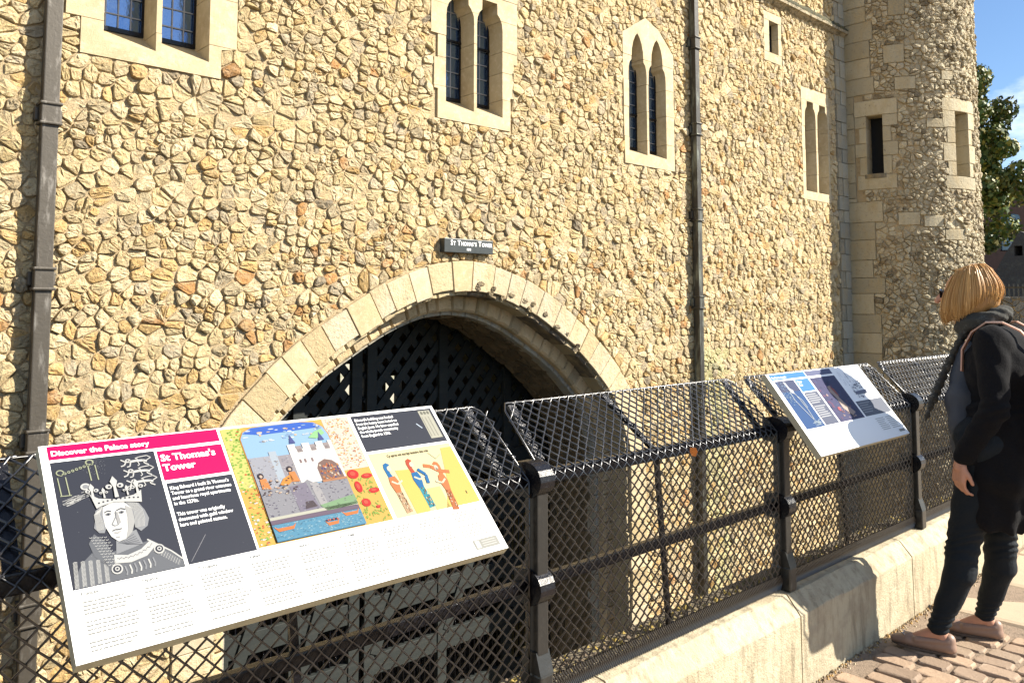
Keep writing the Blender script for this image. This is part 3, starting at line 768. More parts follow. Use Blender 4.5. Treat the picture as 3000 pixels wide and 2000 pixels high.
# ------------------------------------------------------------------ water gate (two leaves)
def leaf(x0, x1, label):
    t = empty('water_gate', ((x0+x1)/2, 12.0, -6.3), label, 'gate', 'timber leaves of the water gate')
    y = 12.0
    def arch_z(x):
        best = -6
        for s in np.linspace(0, STOT, 160):
            q = arch_pt(s, .8)
            if abs(q[0]-x) < .12: best = max(best, q[1])
        return best
    def blk(name, a, b): m = MB(); m.bbox(a, b, .01); return m.build(name, M_gate, t, cols=False)
    for z in [-5.6, -4.58, -3.63, -2.5, -1.5]:
        blk('rail', (x0, y-.05, z-.165), (x1, y+.05, z+.165))
    for x in [x0+.1, x0+(x1-x0)*.34, x0+(x1-x0)*.67, x1-.1]:
        blk('stile', (x-.1, y-.07, -6.2), (x+.1, y+.035, min(arch_z(x), 2)-.05))
    for i in range(int((x1-x0)/.115)):
        x = x0+.06+i*.115
        m = MB(); m.tube([(x, y+.02, -6.2), (x, y+.02, -1.5)], .014, 6); m.build('iron_bar', M_iron, t, cols=False, smooth=True)
    for (xa, za, xb, zb) in [(x0+.2, -4.4, x0+(x1-x0)*.32, -1.5), (x0+(x1-x0)*.36, -4.4, x0+(x1-x0)*.66, -1.5), (x0+(x1-x0)*.70, -4.4, x1-.15, -1.5)]:
        d = Vector((xb-xa, 0, zb-za)).normalized(); nrm = Vector((-d.z, 0, d.x))*.09; m = MB()
        P0 = Vector((xa, y-.085, za)); P1 = Vector((xb, y-.085, zb)); dy = Vector((0, .05, 0))
        m.add([P0-nrm, P1-nrm, P1+nrm, P0+nrm, P0-nrm+dy, P1-nrm+dy, P1+nrm+dy, P0+nrm+dy], [(0, 1, 2, 3), (7, 6, 5, 4), (0, 4, 5, 1), (1, 5, 6, 2), (2, 6, 7, 3), (3, 7, 4, 0)])
        m.build('brace', M_gate, t, cols=False)
    # lattice above
    P = .42
    for sgn in (1, -1):
        c = -14
        while c < 20:
            pts = []
            # line z = sgn*(x*1.05) + c, clipped to the leaf and the arch
            xs_ = np.linspace(x0, x1, 60); ok = [x for x in xs_ if -1.4 < sgn*1.16*x+c < arch_z(x)-.02]
            if len(ok) > 1:
                xa, xb = ok[0], ok[-1]; a = Vector((xa, 0, sgn*1.16*xa+c)); b = Vector((xb, 0, sgn*1.16*xb+c)); d = (b-a).normalized(); nrm = Vector((-d.z, 0, d.x))*.07
                yy = y-.02*sgn; dy = Vector((0, .035, 0)); a.y = b.y = yy; m = MB()
                m.add([a-nrm, b-nrm, b+nrm, a+nrm, a-nrm+dy, b-nrm+dy, b+nrm+dy, a+nrm+dy], [(0, 1, 2, 3), (7, 6, 5, 4), (0, 4, 5, 1), (1, 5, 6, 2), (2, 6, 7, 3), (3, 7, 4, 0)])
                m.build('lattice_slat', M_gate, t, cols=False)
            c += P
    return t
leaf(3.9, 7.45, 'left timber leaf of the water gate, lattice above and barred rails below')
leaf(7.55, 12.4, 'right timber leaf of the water gate, mostly hidden in the dark arch')

# ------------------------------------------------------------------ kerb wall, retaining wall, ledge
kerb = empty('kerb_wall', (4, 1.8, 0), 'low pale chamfered stone kerb wall carrying the black railing', 'wall')
jx = [-3.8, -2.4, -1.0, .45, 1.93, 3.03, 4.12, 5.25, 6.4, 7.6, 8.9, 10.2, 11.6, 13]
for a, b in zip(jx[:-1], jx[1:]):
    g = rnd.uniform(.93, 1.05); m = MB(); P = [(1.63, -.1), (1.631, .262), (1.634, .268), (1.688, .330), (1.694, .333), (1.75, .336), (1.90, .335), (1.90, -.3)]
    ns = 10
    for i in range(ns+1):
        x = a+.004+(b-a-.008)*i/ns
        for (y, z) in P: m.v.append((x, y+rnd.uniform(-.002, .002), z+rnd.uniform(-.002, .002) if z > .1 else z)); m.c.append((.44*g, .385*g, .265*g))
    n_ = len(P)
    for i in range(ns):
        for k in range(n_): q = (k+1) % n_; m.f.append((i*n_+k, i*n_+q, (i+1)*n_+q, (i+1)*n_+k))
    m.f.append(tuple(range(n_))); m.f.append(tuple(ns*n_+k for k in range(n_)))
    m.build('kerb_stone', M_kerb, kerb)
m = MB(); m.box((-4, 1.66, -6.6), (13, 1.89, -.11)); m.box((13, 1.66, -6.6), (45, 1.89, .33)); m.box((44.6, 1.90, -6.6), (45, 60, -.05)); m.build('retaining_wall', M_mort, kerb, cols=False)
m = MB(); m.box((-3.8, 1.79, .30), (12.9, 1.892, .3385)); m.build('ledge_soil', M_moss, kerb, cols=False)
m = MB()
for i in range(1500):
    x = rnd.uniform(.3, 7.5); y = rnd.gauss(1.84, .03); y = min(1.89, max(1.79, y)); r = rnd.uniform(.006, .02)
    n3 = 5; base = [(x+math.cos(2*PI*k/n3)*r, y+math.sin(2*PI*k/n3)*r*.8, .337) for k in range(n3)]+[(x, y, .339+r*rnd.uniform(.4, .9))]
    cc = rnd.choice([(.26, .19, .05), (.16, .13, .06), (.14, .11, .07), (.12, .09, .06)])
    m.add(base, [(k, (k+1) % n3, 5) for k in range(n3)], cc)
o = m.build('moss', mat('moss', vcol=True, rough=1), None, kind='stuff'); tag(o, 'yellow and brown moss growing along the ledge behind the railing', 'moss')

# ------------------------------------------------------------------ railing
fence = empty('railing_fence', (3, 1.7, .33), 'black railing of chain-link mesh with a sloping top, standing on the kerb wall', 'fence')
PX_ = [-1.14, .272, 1.675, 3.075, 4.42, 5.82, 7.22, 8.65, 10.05]
LEAN = .0
for px in PX_:
    m = MB()
    m.bbox((px-.022, 1.698, .335), (px+.022, 1.750, .96), .004)                   # shaft
    m.bbox((px-.026, 1.682, .335), (px+.026, 1.770, .43), .006)                    # shoe
    m.add([(px-.026, 1.682, .43), (px+.026, 1.682, .43), (px+.026, 1.701, .49), (px-.026, 1.701, .49), (px-.026, 1.760, .43), (px+.026, 1.760, .43), (px+.026, 1.760, .49), (px-.026, 1.760, .49)],
          [(0, 1, 2, 3), (0, 3, 7, 4), (1, 5, 6, 2), (3, 2, 6, 7)])
    po = m.build('post', M_post, fence, cols=False)
    for zc in (.971, .666):                                                       # cast lugs holding the rails
        l = MB(); n_ = 12; P = []
        for k in range(n_+1):
            a = -PI*.62+PI*1.24*k/n_; P.append((1.738-math.cos(a)*.062, zc+math.sin(a)*.052))
        P += [(1.790, zc+.045), (1.790, zc-.045)]
        l.extrude(P, px-.029, px+.029); l.build('rail_bracket', M_iron, fence, cols=False)
def bar(p0, p1, w, d, m=M_iron, name='frame_bar'):      # flat bar between two points, w across X or in-plane
    p0, p1 = Vector(p0), Vector(p1); t = (p1-p0).normalized(); side = Vector((1, 0, 0)) if abs(t.x) < .8 else Vector((0, 0, 1)); side = (side-t*side.dot(t)).normalized(); n_ = t.cross(side)
    mm = MB(); q = []
    for p in (p0, p1):
        for a, b in ((-1, -1), (1, -1), (1, 1), (-1, 1)): q.append(p+side*a*w/2+n_*b*d/2)
    mm.add(q, [(0, 1, 2, 3), (7, 6, 5, 4), (0, 4, 5, 1), (1, 5, 6, 2), (2, 6, 7, 3), (3, 7, 4, 0)])
    return mm.build(name, m, fence, cols=False)
YT, ZT = 1.924, 1.169
for a, b in zip(PX_[:-1], PX_[1:]):
    for zc, r in ((.968, .021), (.666, .017)):
        mm = MB(); mm.bbox((a+.03, 1.750-.012, zc-r), (b-.03, 1.750+.016, zc+r), .004); mm.build('rail', M_iron, fence, cols=False)
    xm = (a+b)/2-.07
    bar((xm-.02, 1.760, .975), (xm-.11, YT-.005, ZT-.01), .022, .012); bar((xm, 1.770, .955), (xm+.06, 1.770, .35), .020, .012)
    for xe in (a+.075, b-.105):
        bar((xe, 1.755, .975), (xe, YT-.004, ZT-.008), .030, .010)
    # mesh
    q = .0208; r_ = .0208; wr = .0035; mm = MB()
    x_l, x_r = a+.033, b-.033
    nz1 = int((.970-.345)/r_); nz2 = int(math.hypot(YT-1.722, ZT-.970)/r_)
    tot = nz1+nz2
    def P3(x, j, dy):
        if j <= nz1:
            t = j/nz1; return Vector((x, 1.722+dy,   .345+t*.625))
        t = (j-nz1)/nz2; return Vector((x, 1.722+(YT-1.722)*t+dy*.7, .970+(ZT-.970)*t-dy*.7))
    nw = int((x_r-x_l)/q); q = (x_r-x_l)/nw
    for i in range(nw):
        sag = rnd.gauss(0, .0006); pts = []
        j0 = 0; j1 = tot
        xx = x_l+i*q
        if xx < x_l+.045 or xx > x_r-.065: j1 = tot-int(2*(1-min(1, (min(xx-x_l, x_r-xx-.02)+.0)/.045)))-0
        for j in range(j0, j1+1):
            even = (i+j) % 2 == 0
            x = xx+(0 if even else q)
            dy = .0022 if even else -.0022
            v = P3(x, j, dy)+Vector((sag+rnd.gauss(0, .0006), rnd.gauss(0, .0006), rnd.gauss(0, .0007))); pts.append(v)
        mm.tube(pts, wr, 5, cap=False)
    for i in range(nw*2):
        x = x_l+i*q/2; mm.tube([(x, 1.719, .343), (x+q, 1.718, .372), (x, 1.719, .40)], wr, 4, cap=False)
    # edge wires (selvedge)
    e = [(x_l, 1.722, .345), (x_l, 1.722, .970), (x_l+.004, YT-.02, ZT-.02), (x_l+.022, YT, ZT), (x_r-.05, YT, ZT), (x_r-.026, YT-.014, ZT-.014), (x_r-.018, YT-.03, ZT-.03), (x_r, 1.722, .970), (x_r, 1.722, .345)]
    mm.tube(e, .0032, 6)
    pp = []
    for i in range(nw*2): pp.append((x_l+.03+(x_r-x_l-.07)*i/(nw*2-1), YT+.003*math.sin(i*PI/2), ZT+.003*math.cos(i*PI/2)))
    mm.tube(pp, .0028, 5)
    o = mm.build('chain_link_mesh', M_wire, fence, cols=False, smooth=True); o['kind'] = 'stuff'
# orange leaf caught on the rail
m = MB(); pts = [(0, 0), (.012, .012), (.03, .010), (.045, .0), (.03, -.012), (.012, -.010)]
c0 = Vector((2.425, 1.712, .977)); u = Vector((.62, -.1, -.75)).normalized(); v = Vector((.3, -.6, .5)).normalized()
m.add([c0+u*a+v*b*1.2+Vector((0, -.004*abs(b)*100, 0)) for a, b in pts]+[c0+u*.05+v*.002, c0+u*.065+v*.006], [(0, 1, 2, 3, 4, 5), (3, 6, 7)], (1, 1, 1))
o = m.build('autumn_leaf', mat('orange_leaf', (.55, .18, .03), .6), None, cols=False); tag(o, 'orange autumn leaf caught in the mesh at the top rail', 'leaf')

# ------------------------------------------------------------------ signs
class Sign:
    def __init__(s, name, label, x0, x1, yb, zb, yt, zt, th=.024):
        s.o = Vector((x0, yt, zt)); s.e1 = Vector((1, 0, 0)); s.dn = (Vector((x0, yb, zb))-s.o); s.H = s.dn.length*100; s.W = (x1-x0)*100; s.dn.normalize()
        s.n = s.dn.cross(s.e1).normalized(); s.n = s.n if s.n.z > 0 else -s.n
        s.root = empty(name, s.o, label, 'sign')
        m = MB(); q = []
        for h in (0, -th):
            for u_, v_ in ((0, 0), (s.W, 0), (s.W, s.H), (0, s.H)): q.append(s.p(u_, v_, 0)+s.n*h)
        m.add(q, [(0, 3, 2, 1)]); b = m.build('board_face', M_white, s.root, cols=False)
        m = MB(); m.add([v-s.n*.001 for v in q], [(4, 5, 6, 7), (0, 1, 5, 4), (1, 2, 6, 5), (2, 3, 7, 6), (3, 0, 4, 7)]); m.build('board_edge', M_edge, s.root, cols=False)
    def p(s, u_, v_, l): return s.o+s.e1*(u_/100)+s.dn*(v_/100)+s.n*(.0004*l)
def dim(c): return c if c == (.80, .80, .78) else tuple(v*.42 for v in c)     # printing inks
class Pr:       # a printed region
    def __init__(s, sg): s.s = sg; s.m = MB()
    def poly(s, P, c, l): s.m.add([s.s.p(u_, v_, l) for u_, v_ in P], [tuple(range(len(P)))], dim(c))
    def rect(s, a, b, c_, d, c, l): s.poly([(a, b), (c_, b), (c_, d), (a, d)], c, l)
    def ell(s, cx, cy, rx, ry, c, l, n=14, a0=0): s.poly([(cx+rx*math.cos(2*PI*k/n+a0), cy+ry*math.sin(2*PI*k/n+a0)) for k in range(n)], c, l)
    def line(s, P, w, c, l):
        for i in range(len(P)-1):
            (x0, y0), (x1, y1) = P[i], P[i+1]; d = math.hypot(x1-x0, y1-y0)
            if d < 1e-6: continue
            nx, ny = -(y1-y0)/d*w/2, (x1-x0)/d*w/2
            s.poly([(x0+nx, y0+ny), (x1+nx, y1+ny), (x1-nx, y1-ny), (x0-nx, y0-ny)], c, l)
    def text(s, t, u_, v_, size, c, l, bold=0, xs=1.0, line=1.0):
        V, F = text_mesh(t, size, 1.0, bold, line, xs)
        if V: s.m.add([s.s.p(u_+a, v_-b, l) for a, b in V], F, dim(c))
    def build(s, name):
        o = mesh_obj(name, s.m.v, s.m.f, M_print, None, s.m.c); keep(o, s.s.root); return o
WHT = (.80, .80, .78); RED = (.74, .002, .13); DK = (.045, .05, .07); INK = (.36, .36, .34)
sg = Sign('information_sign', 'large sloping board with red headings, a crowned king and a castle picture', .395, 1.360, 1.5, .886, 1.82, 1.202)
pr = Pr(sg)
pr.rect(1.4, 1.0-.7, 35.6, 3.6, RED, 1); pr.rect(21.6, 4.4, 35.6, 11.9, RED, 1)
pr.build('red_heading')
tx = Pr(sg)
def slab(t, u_, v_, size, adv=1.0):        # heavy lettering with bracketed slab feet
    tx.text(t, u_, v_, size, WHT, 2, .045*size/1.7, 1.04*adv)
slab('Discover the Palace story', 1.9, 2.7, 1.72)
slab("St Thomas's", 22.0, 7.1, 2.35, .98); slab('Tower', 22.0, 9.6, 2.35)
tx.build('heading_lettering')
pr = Pr(sg); pr.rect(21.8, 12.6, 35.7, 31.5, DK, 1)
pr.text("King Edward I built St Thomas's\nTower as a grand river entrance\nand luxurious royal apartments\nin the 1270s.\n\nThis tower was originally\ndecorated with gold window\nbars and painted statues.", 22.2, 14.3, 1.12, WHT, 2, .018, .86, 1.12)
pr.line([(22.4, 31.0), (24.3, 28.6), (26.5, 25.8)], .1, (.3, .3, .32), 2)
pr.build('story_text_panel')
# king portrait, white line engraving on slate
pr = Pr(sg); pr.rect(1.5, 4.2, 21.1, 31.7, DK, 1)
G1 = (.62, .62, .60); G2 = (.30, .31, .33); G3 = (.16, .17, .19)
# shoulders / cloak
cloak = [(1.9, 31.6), (2.4, 29.2), (3.6, 27.0), (5.6, 25.2), (8.6, 25.8), (15.8, 24.8), (18.0, 26.4), (20.2, 28.6), (21.0, 30.4), (21.0, 31.6)]
pr.poly(cloak, G3, 2)
for i in range(5):
    for k in range(22):
        x = 2.6+i*1.25-k*.02; z = 26.4+i*.15+k*.25
        if z < 31.5: pr.line([(x-.35, z+.12), (x, z-.05), (x+.35, z+.12)], .11, G1, 3)
for k in range(26):
    t = k/25; pr.line([(16.2+t*4.4, 25.6+t*4.6), (15.4+t*4.6, 26.6+t*4.6)], .09, G2 if k % 2 else G1, 3)
pr.line([(15.5, 24.5), (17.2, 26.0), (19.3, 27.9), (21.0, 30.0)], .3, G1, 3)
# fur collar (scaled)
pr.poly([(6.6, 21.4), (5.4, 23.2), (5.9, 26.0), (8.0, 28.8), (9.4, 29.0), (9.0, 26.2), (8.4, 23.6)], G3, 3)
for i in range(11):
    for j in range(5):
        cx = 5.9+j*.62+i*.22; cz = 22.0+i*.62+j*.10
        if cx < 9.2: pr.line([(cx-.24, cz), (cx, cz+.2), (cx+.24, cz)], .09, G1, 4)
# neck and decorated collar band
pr.poly([(10.2, 23.0), (14.0, 22.0), (14.6, 25.2), (9.6, 26.4)], G2, 3)
for k in range(6): pr.line([(10.4+k*.25, 24.2+k*.1), (13.4+k*.2, 22.9+k*.5)], .08, DK, 4)
band = [(9.2, 26.4), (11.5, 27.0), (14.0, 26.3), (16.0, 24.8), (16.9, 26.0), (14.8, 27.9), (11.8, 28.6), (9.0, 28.2)]
pr.poly(band, G1, 4)
for k in range(30):
    t = k/29; pr.ell(9.7+t*6.4, 27.5-(t-.25)**2*3.1+.15*math.sin(k*1.7), .10, .10, G3, 5, 5)
for (cx, cz) in ((9.2, 29.4), (17.2, 27.0)):
    pr.ell(cx, cz, 1.0, 1.05, G1, 5); pr.ell(cx, cz, .72, .75, DK, 6); pr.ell(cx, cz, .42, .45, G1, 7); pr.ell(cx, cz, .2, .2, DK, 8)
for k in range(7): pr.line([(10.6+k*.85, 29.1-k*.1), (10.8+k*.85, 30.3-k*.1), (10.6+k*.85, 31.0-k*.1)], .28, G1 if k % 2 else G2, 4)
# hair
hairL = [(8.9, 15.6), (7.6, 16.6), (7.3, 18.4), (6.8, 20.2), (7.5, 21.4), (8.4, 21.6), (8.9, 20.5), (9.0, 18.0)]
hairR = [(13.2, 15.4), (15.6, 16.2), (16.4, 18.0), (16.8, 20.0), (16.2, 21.6), (14.8, 22.5), (13.9, 21.4), (14.1, 18.6)]
pr.poly(hairL, G2, 4); pr.poly(hairR, G2, 4)
for k in range(8):
    o_ = k*.22; pr.line([(9.0-o_*.4, 15.8+o_*.3), (8.2-o_*.6, 17.4), (8.5-o_*.8, 19.4), (8.3-o_*.7, 20.9)], .08, G1, 5)
    pr.line([(13.6+o_, 15.8+o_*.2), (14.4+o_, 17.8), (14.3+o_*1.1, 20.0), (14.0+o_*1.0, 21.6)], .09, G1, 5)
# face
face = [(9.0, 16.0), (10.6, 15.3), (12.8, 15.3), (14.0, 17.0), (14.1, 19.6), (13.4, 22.0), (11.9, 23.6), (10.5, 23.9), (9.4, 22.6), (8.7, 20.2), (8.7, 17.8)]
pr.poly(face, (.72, .72, .70), 5)
pr.poly([(13.0, 16.4), (14.1, 17.2), (14.1, 20.2), (13.2, 22.4), (11.9, 23.6), (12.6, 21.6), (13.0, 19.0)], (.45, .45, .44), 6)
pr.line([(9.1, 17.3), (9.7, 17.0), (10.3, 17.25)], .2, DK, 7); pr.line([(11.3, 17.2), (12.1, 16.9), (12.9, 17.25)], .2, DK, 7)
for ex_ in (9.7, 12.1): pr.ell(ex_, 17.85, .42, .2, G2, 7); pr.ell(ex_, 17.85, .2, .19, DK, 8); pr.line([(ex_-.5, 17.75), (ex_, 17.55), (ex_+.5, 17.8)], .1, DK, 8)
pr.line([(11.1, 17.3), (10.9, 18.6), (10.0, 20.1), (10.4, 20.5), (11.2, 20.3)], .17, G2, 7)
pr.poly([(10.9, 17.6), (11.4, 17.6), (11.6, 20.0), (11.0, 20.3)], (.4, .4, .4), 7)
pr.line([(9.8, 21.5), (10.4, 21.3), (10.8, 21.4), (11.5, 21.3)], .18, DK, 7); pr.line([(10.1, 21.9), (10.7, 22.1), (11.2, 21.8)], .2, (.45, .45, .44), 7)
pr.line([(10.2, 22.9), (10.9, 23.0)], .12, G2, 7)
# crown
pr.poly([(7.2, 12.8), (8.6, 14.0), (11.6, 14.7), (15.0, 14.3), (16.6, 13.4), (16.2, 16.2), (13.4, 15.6), (11.0, 15.3), (8.7, 15.8), (7.9, 16.2)], G1, 8)
for k in range(10): pr.ell(8.5+k*.8, 14.95-.35*math.sin(k/9*PI)+.1, .2, .2, DK, 9, 6)
for (cx, cz, k_) in ((11.9, 11.8, 1.25), (7.7, 12.2, .9), (15.9, 12.6, .95), (9.7, 12.9, .6), (14.0, 13.0, .6)):
    pr.poly([(cx, cz-2.0*k_), (cx+.55*k_, cz-1.0*k_), (cx+.2*k_, cz+.1), (cx+.3*k_, cz+2.0*k_), (cx-.3*k_, cz+2.0*k_), (cx-.2*k_, cz+.1), (cx-.55*k_, cz-1.0*k_)], G1, 9)
    for sg_ in (1, -1): pr.ell(cx+sg_*.85*k_, cz-.1*k_, .5*k_, .45*k_, G1, 9, 10); pr.ell(cx+sg_*.8*k_, cz-.05*k_, .2*k_, .2*k_, DK, 10, 8)
# heraldic beasts in three rows
for j in range(3):
    bx, bz = 14.2+.5*j*.2, 5.3+j*2.55
    pr.line([(bx, bz+.3), (bx+.9, bz+1.0), (bx+.5, bz+1.7), (bx-.2, bz+1.9)], .28, G1, 4); pr.ell(bx+1.35, bz+.7, .55, .5, G1, 4, 9); pr.ell(bx+1.3, bz+.65, .2, .2, DK, 5, 6)
    pr.line([(bx+1.5, bz+1.0), (bx+2.9, bz+.9), (bx+4.2, bz+1.0), (bx+5.0, bz+1.3)], .55, G1, 4); pr.line([(bx+1.8, bz+1.2), (bx+1.5, bz+2.1), (bx+.9, bz+2.2)], .25, G1, 4)
    pr.line([(bx+4.4, bz+1.1), (bx+4.4, bz+1.7), (bx+5.2, bz+2.2)], .28, G1, 4); pr.line([(bx+3.2, bz+1.2), (bx+3.4, bz+1.9), (bx+3.0, bz+2.2)], .2, G1, 4)
    pr.line([(bx+5.0, bz+1.0), (bx+5.9, bz+.5), (bx+5.2, bz-.1), (bx+3.6, bz+.05), (bx+2.8, bz+.3), (bx+3.3, bz+.55)], .2, G1, 4)
# little bridge and towers
LG = (.42, .45, .30)
for k in range(9): pr.ell(3.0+k*.72, 7.4-k*.22, .3, .32, LG, 4, 8); pr.ell(3.0+k*.72, 7.4-k*.22, .14, .15, DK, 5, 6)
pr.ell(2.9, 6.9, .75, .7, LG, 4); pr.ell(2.9, 6.9, .5, .45, DK, 5); pr.ell(8.4, 5.2, .8, .7, LG, 4); pr.ell(8.4, 5.2, .5, .4, DK, 5)
for x_ in (2.3, 3.7): pr.line([(x_, 8.0), (x_+.15, 12.2)], .2, LG, 4)
for x_ in (8.0, 9.3): pr.line([(x_, 6.0), (x_+.1, 9.6)], .22, LG, 4)
pr.line([(2.2, 12.2), (4.2, 12.3)], .18, LG, 4)
for k in range(60):
    x_ = 2.3+rnd.random()*5.2; z_ = 13.6-(x_-2)*.42+rnd.random()*1.5; pr.line([(x_, z_), (x_+.8, z_-.25)], .09, G1, 4)
pr.ell(6.8, 10.8, .9, .8, G1, 4); pr.ell(6.8, 10.8, .5, .45, G2, 5)
for k in range(70):
    a = rnd.random()*6.28; r0 = rnd.uniform(.4, 2.6); pr.ell(9.2+math.cos(a)*r0, 6.3+math.sin(a)*r0*.8, .06, .06, G2, 4, 4)
for k in range(26): pr.ell(rnd.uniform(1.8, 21), rnd.uniform(4.6, 31), rnd.uniform(.03, .09), .05, G2, 3, 5)
pr.build('king_portrait_print')
# illuminated picture: generic white castle by a river inside a flowered border
pr = Pr(sg); pr.rect(36.2, .6, 69.2, 31.2, (.68, .42, .10), 1)
pr.rect(36.3, .7, 41.0, 17, (.60, .58, .18), 2); pr.rect(61.9, .7, 69.0, 16.2, (.72, .62, .52), 2)
for k in range(240):
    x_ = rnd.uniform(36.5, 40.6); z_ = rnd.uniform(1, 31); gg = rnd.random() < (.85 if z_ < 15 else .45)
    c = (.25, .45, .08) if gg else rnd.choice([(.75, .72, .68), (.62, .12, .05), (.60, .55, .2)]); a = rnd.random()*3.14
    pr.ell(x_, z_, rnd.uniform(.18, .4), rnd.uniform(.12, .25), c, 3, 6, a)
for k in range(320):
    x_ = rnd.uniform(62.4, 68.8); z_ = rnd.uniform(1, 15.8); c = rnd.choice([(.75, .73, .70), (.60, .22, .05), (.72, .45, .12), (.5, .3, .25)])
    pr.ell(x_, z_, rnd.uniform(.1, .3), rnd.uniform(.08, .2), c, 3, 6, rnd.random()*3)
for (x_, z_, a, b) in [(64.0, 17.6, 1.5, 1.3), (67.4, 18.6, 1.5, .7), (64.0, 21.2, .9, 1.6), (67.6, 22.8, 1.5, .7), (64.2, 25.6, 1.2, 1.1), (66.8, 27.2, .6, .4)]:
    pr.ell(x_, z_, a, b, (.58, .03, .03), 4, 12, .2); pr.ell(x_-.1, z_-.1, a*.5, b*.5, (.65, .10, .06), 5, 8)
for k in range(60):
    x_ = rnd.uniform(62.6, 68.6); z_ = rnd.uniform(18.5, 30.8); pr.line([(x_, z_), (x_+rnd.uniform(-.8, .8), z_+rnd.uniform(.3, .9))], .32, (.30, .42, .08), 3)
arch_ = [(40.3, 31.0), (40.2, 4.0), (41.2, 2.2), (43.5, 1.1), (48, .9), (56, .9), (59.4, 1.4), (61.4, 3.0), (62.0, 5.2), (61.7, 31.0)]
pr.poly([(x+(.25 if x > 50 else -.25), z-.1) for x, z in arch_], (.55, .25, .05), 4)
pr.poly(arch_, (.30, .48, .68), 5)
pr.poly([(41.0, 2.6), (43.5, 1.2), (56, 1.0), (59.2, 1.5), (61.0, 3.0), (52, 3.3), (45, 3.4)], (.05, .14, .55), 6)
for k in range(46): pr.ell(rnd.uniform(41, 60.5), rnd.uniform(1.8, 5.4), rnd.uniform(.2, .8), rnd.uniform(.12, .3), rnd.choice([(.7, .74, .78), (.55, .62, .7), (.65, .5, .35), (.25, .38, .6)]), 7, 7)
pr.poly([(56.5, 5.8), (58.6, 4.2), (60.6, 3.6), (61.2, 5.0), (58.5, 6.3)], (.30, .58, .28), 8)
GW = (.28, .28, .31); GW2 = (.20, .19, .23)
pr.rect(40.3, 9.5, 45.4, 18.5, (.36, .37, .42), 8); pr.rect(45.4, 8.4, 47.2, 17.5, (.42, .48, .55), 8); pr.rect(47.2, 9.8, 50.6, 18, (.32, .30, .33), 8)
for k in range(90): pr.ell(rnd.uniform(40.5, 50.4), rnd.uniform(9.8, 18), .25, .15, rnd.choice([(.25, .25, .3), (.45, .45, .48), (.38, .33, .30)]), 9, 5)
WC = (.74, .72, .70)
pr.rect(50.4, 8.6, 62.0, 18.2, WC, 9)
for x_ in (50.4, 54.1, 57.6, 60.9): pr.rect(x_, 7.2, x_+1.9 if x_ < 60 else 62.0, 8.7, WC, 9)
for x_ in (52.4, 56.0, 59.6): pr.rect(x_, 7.8, x_+1.4, 9.6, (.35, .30, .30), 9)
for x_ in (51.2, 58.8): pr.poly([(x_, 6.9), (x_+.8, 4.4), (x_+1.6, 6.9)], (.08, .10, .28), 9)
for x_ in (52.0, 53.2, 55.0): pr.rect(x_, 11.6, x_+.5, 12.6, (.25, .18, .18), 10)
pr.poly([(55.6, 18.2), (55.6, 14.6), (56.4, 13.2), (58.2, 12.4), (60.0, 13.0), (61.2, 14.4), (61.5, 18.2)], (.22, .14, .12), 10)
for k in range(55): pr.ell(rnd.uniform(55.9, 61.2), rnd.uniform(13.8, 18.0), .28, .3, rnd.choice([(.6, .5, .4), (.5, .15, .06), (.1, .08, .2), (.55, .25, .1)]), 11, 6)
pr.rect(55.6, 18.0, 62, 18.6, (.45, .22, .12), 11)
# foreground walls
pr.poly([(40.3, 18.2), (51, 17.8), (52, 17.2), (53.6, 18.6), (61.9, 18.6), (61.8, 25.4), (51, 25.9), (40.2, 25.4)], GW, 10)
pr.poly([(47.2, 18.4), (51.4, 17.9), (52.4, 24.8), (47.6, 25.2)], (.22, .20, .26), 11); pr.poly([(52.2, 18.2), (54.2, 18.4), (54.6, 24), (52.8, 24.4)], (.38, .37, .38), 11)
for k in range(150): pr.ell(rnd.uniform(40.5, 61.5), rnd.uniform(18.8, 25), rnd.uniform(.15, .35), .12, rnd.choice([GW2, (.38, .38, .42), (.15, .14, .2)]), 12, 5)
pr.poly([(49, 24.6), (49.6, 22.8), (51.4, 22.8), (52, 24.4)], (.09, .07, .08), 12)
pr.poly([(52.6, 24.3), (61.9, 23.0), (61.9, 25.6), (54, 26)], (.22, .36, .2), 12); pr.poly([(40.2, 25.2), (61.8, 25.0), (61.8, 25.8), (40.2, 25.9)], (.5, .5, .42), 12)
pr.rect(40.2, 25.9, 61.8, 27.0, (.16, .12, .17), 12)
# figures, boats, river
for (x_, z_) in ((41.6, 14.6), (48.8, 13.8)):
    pr.ell(x_, z_, .7, .8, (.05, .04, .05), 12); pr.ell(x_, z_+.15, .35, .4, (.6, .45, .35), 13); pr.poly([(x_-.5, z_+.8), (x_+1.0, z_+.8), (x_+1.4, z_+3.6), (x_-.6, z_+3.4)], (.62, .24, .08), 12)
pr.poly([(45.2, 17.6), (46.6, 16.0), (48.6, 15.2), (48.8, 16.8), (47.0, 18.0)], (.68, .28, .06), 12)
for k in range(40): pr.ell(rnd.uniform(40.6, 50), rnd.uniform(16, 20), rnd.uniform(.2, .4), .18, rnd.choice([(.08, .05, .05), (.5, .3, .2), (.6, .5, .4)]), 13, 6)
pr.rect(40.2, 26.9, 61.8, 31.0, (.10, .28, .42), 12)
for k in range(260): pr.ell(rnd.uniform(40.5, 61.5), rnd.uniform(27.1, 30.8), rnd.uniform(.15, .4), .08, rnd.choice([(.35, .52, .6), (.2, .4, .52), (.06, .18, .3)]), 13, 5)
for (x_, z_, w_) in ((43.0, 28.0, 5.2), (59.2, 27.4, 4.6), (54.0, 28.9, 3.6)):
    pr.poly([(x_-w_/2, z_-.5), (x_-w_/3, z_), (x_+w_/3, z_), (x_+w_/2, z_-.6), (x_+w_/3, z_+.7), (x_-w_/3, z_+.8)], (.66, .20, .06), 14)
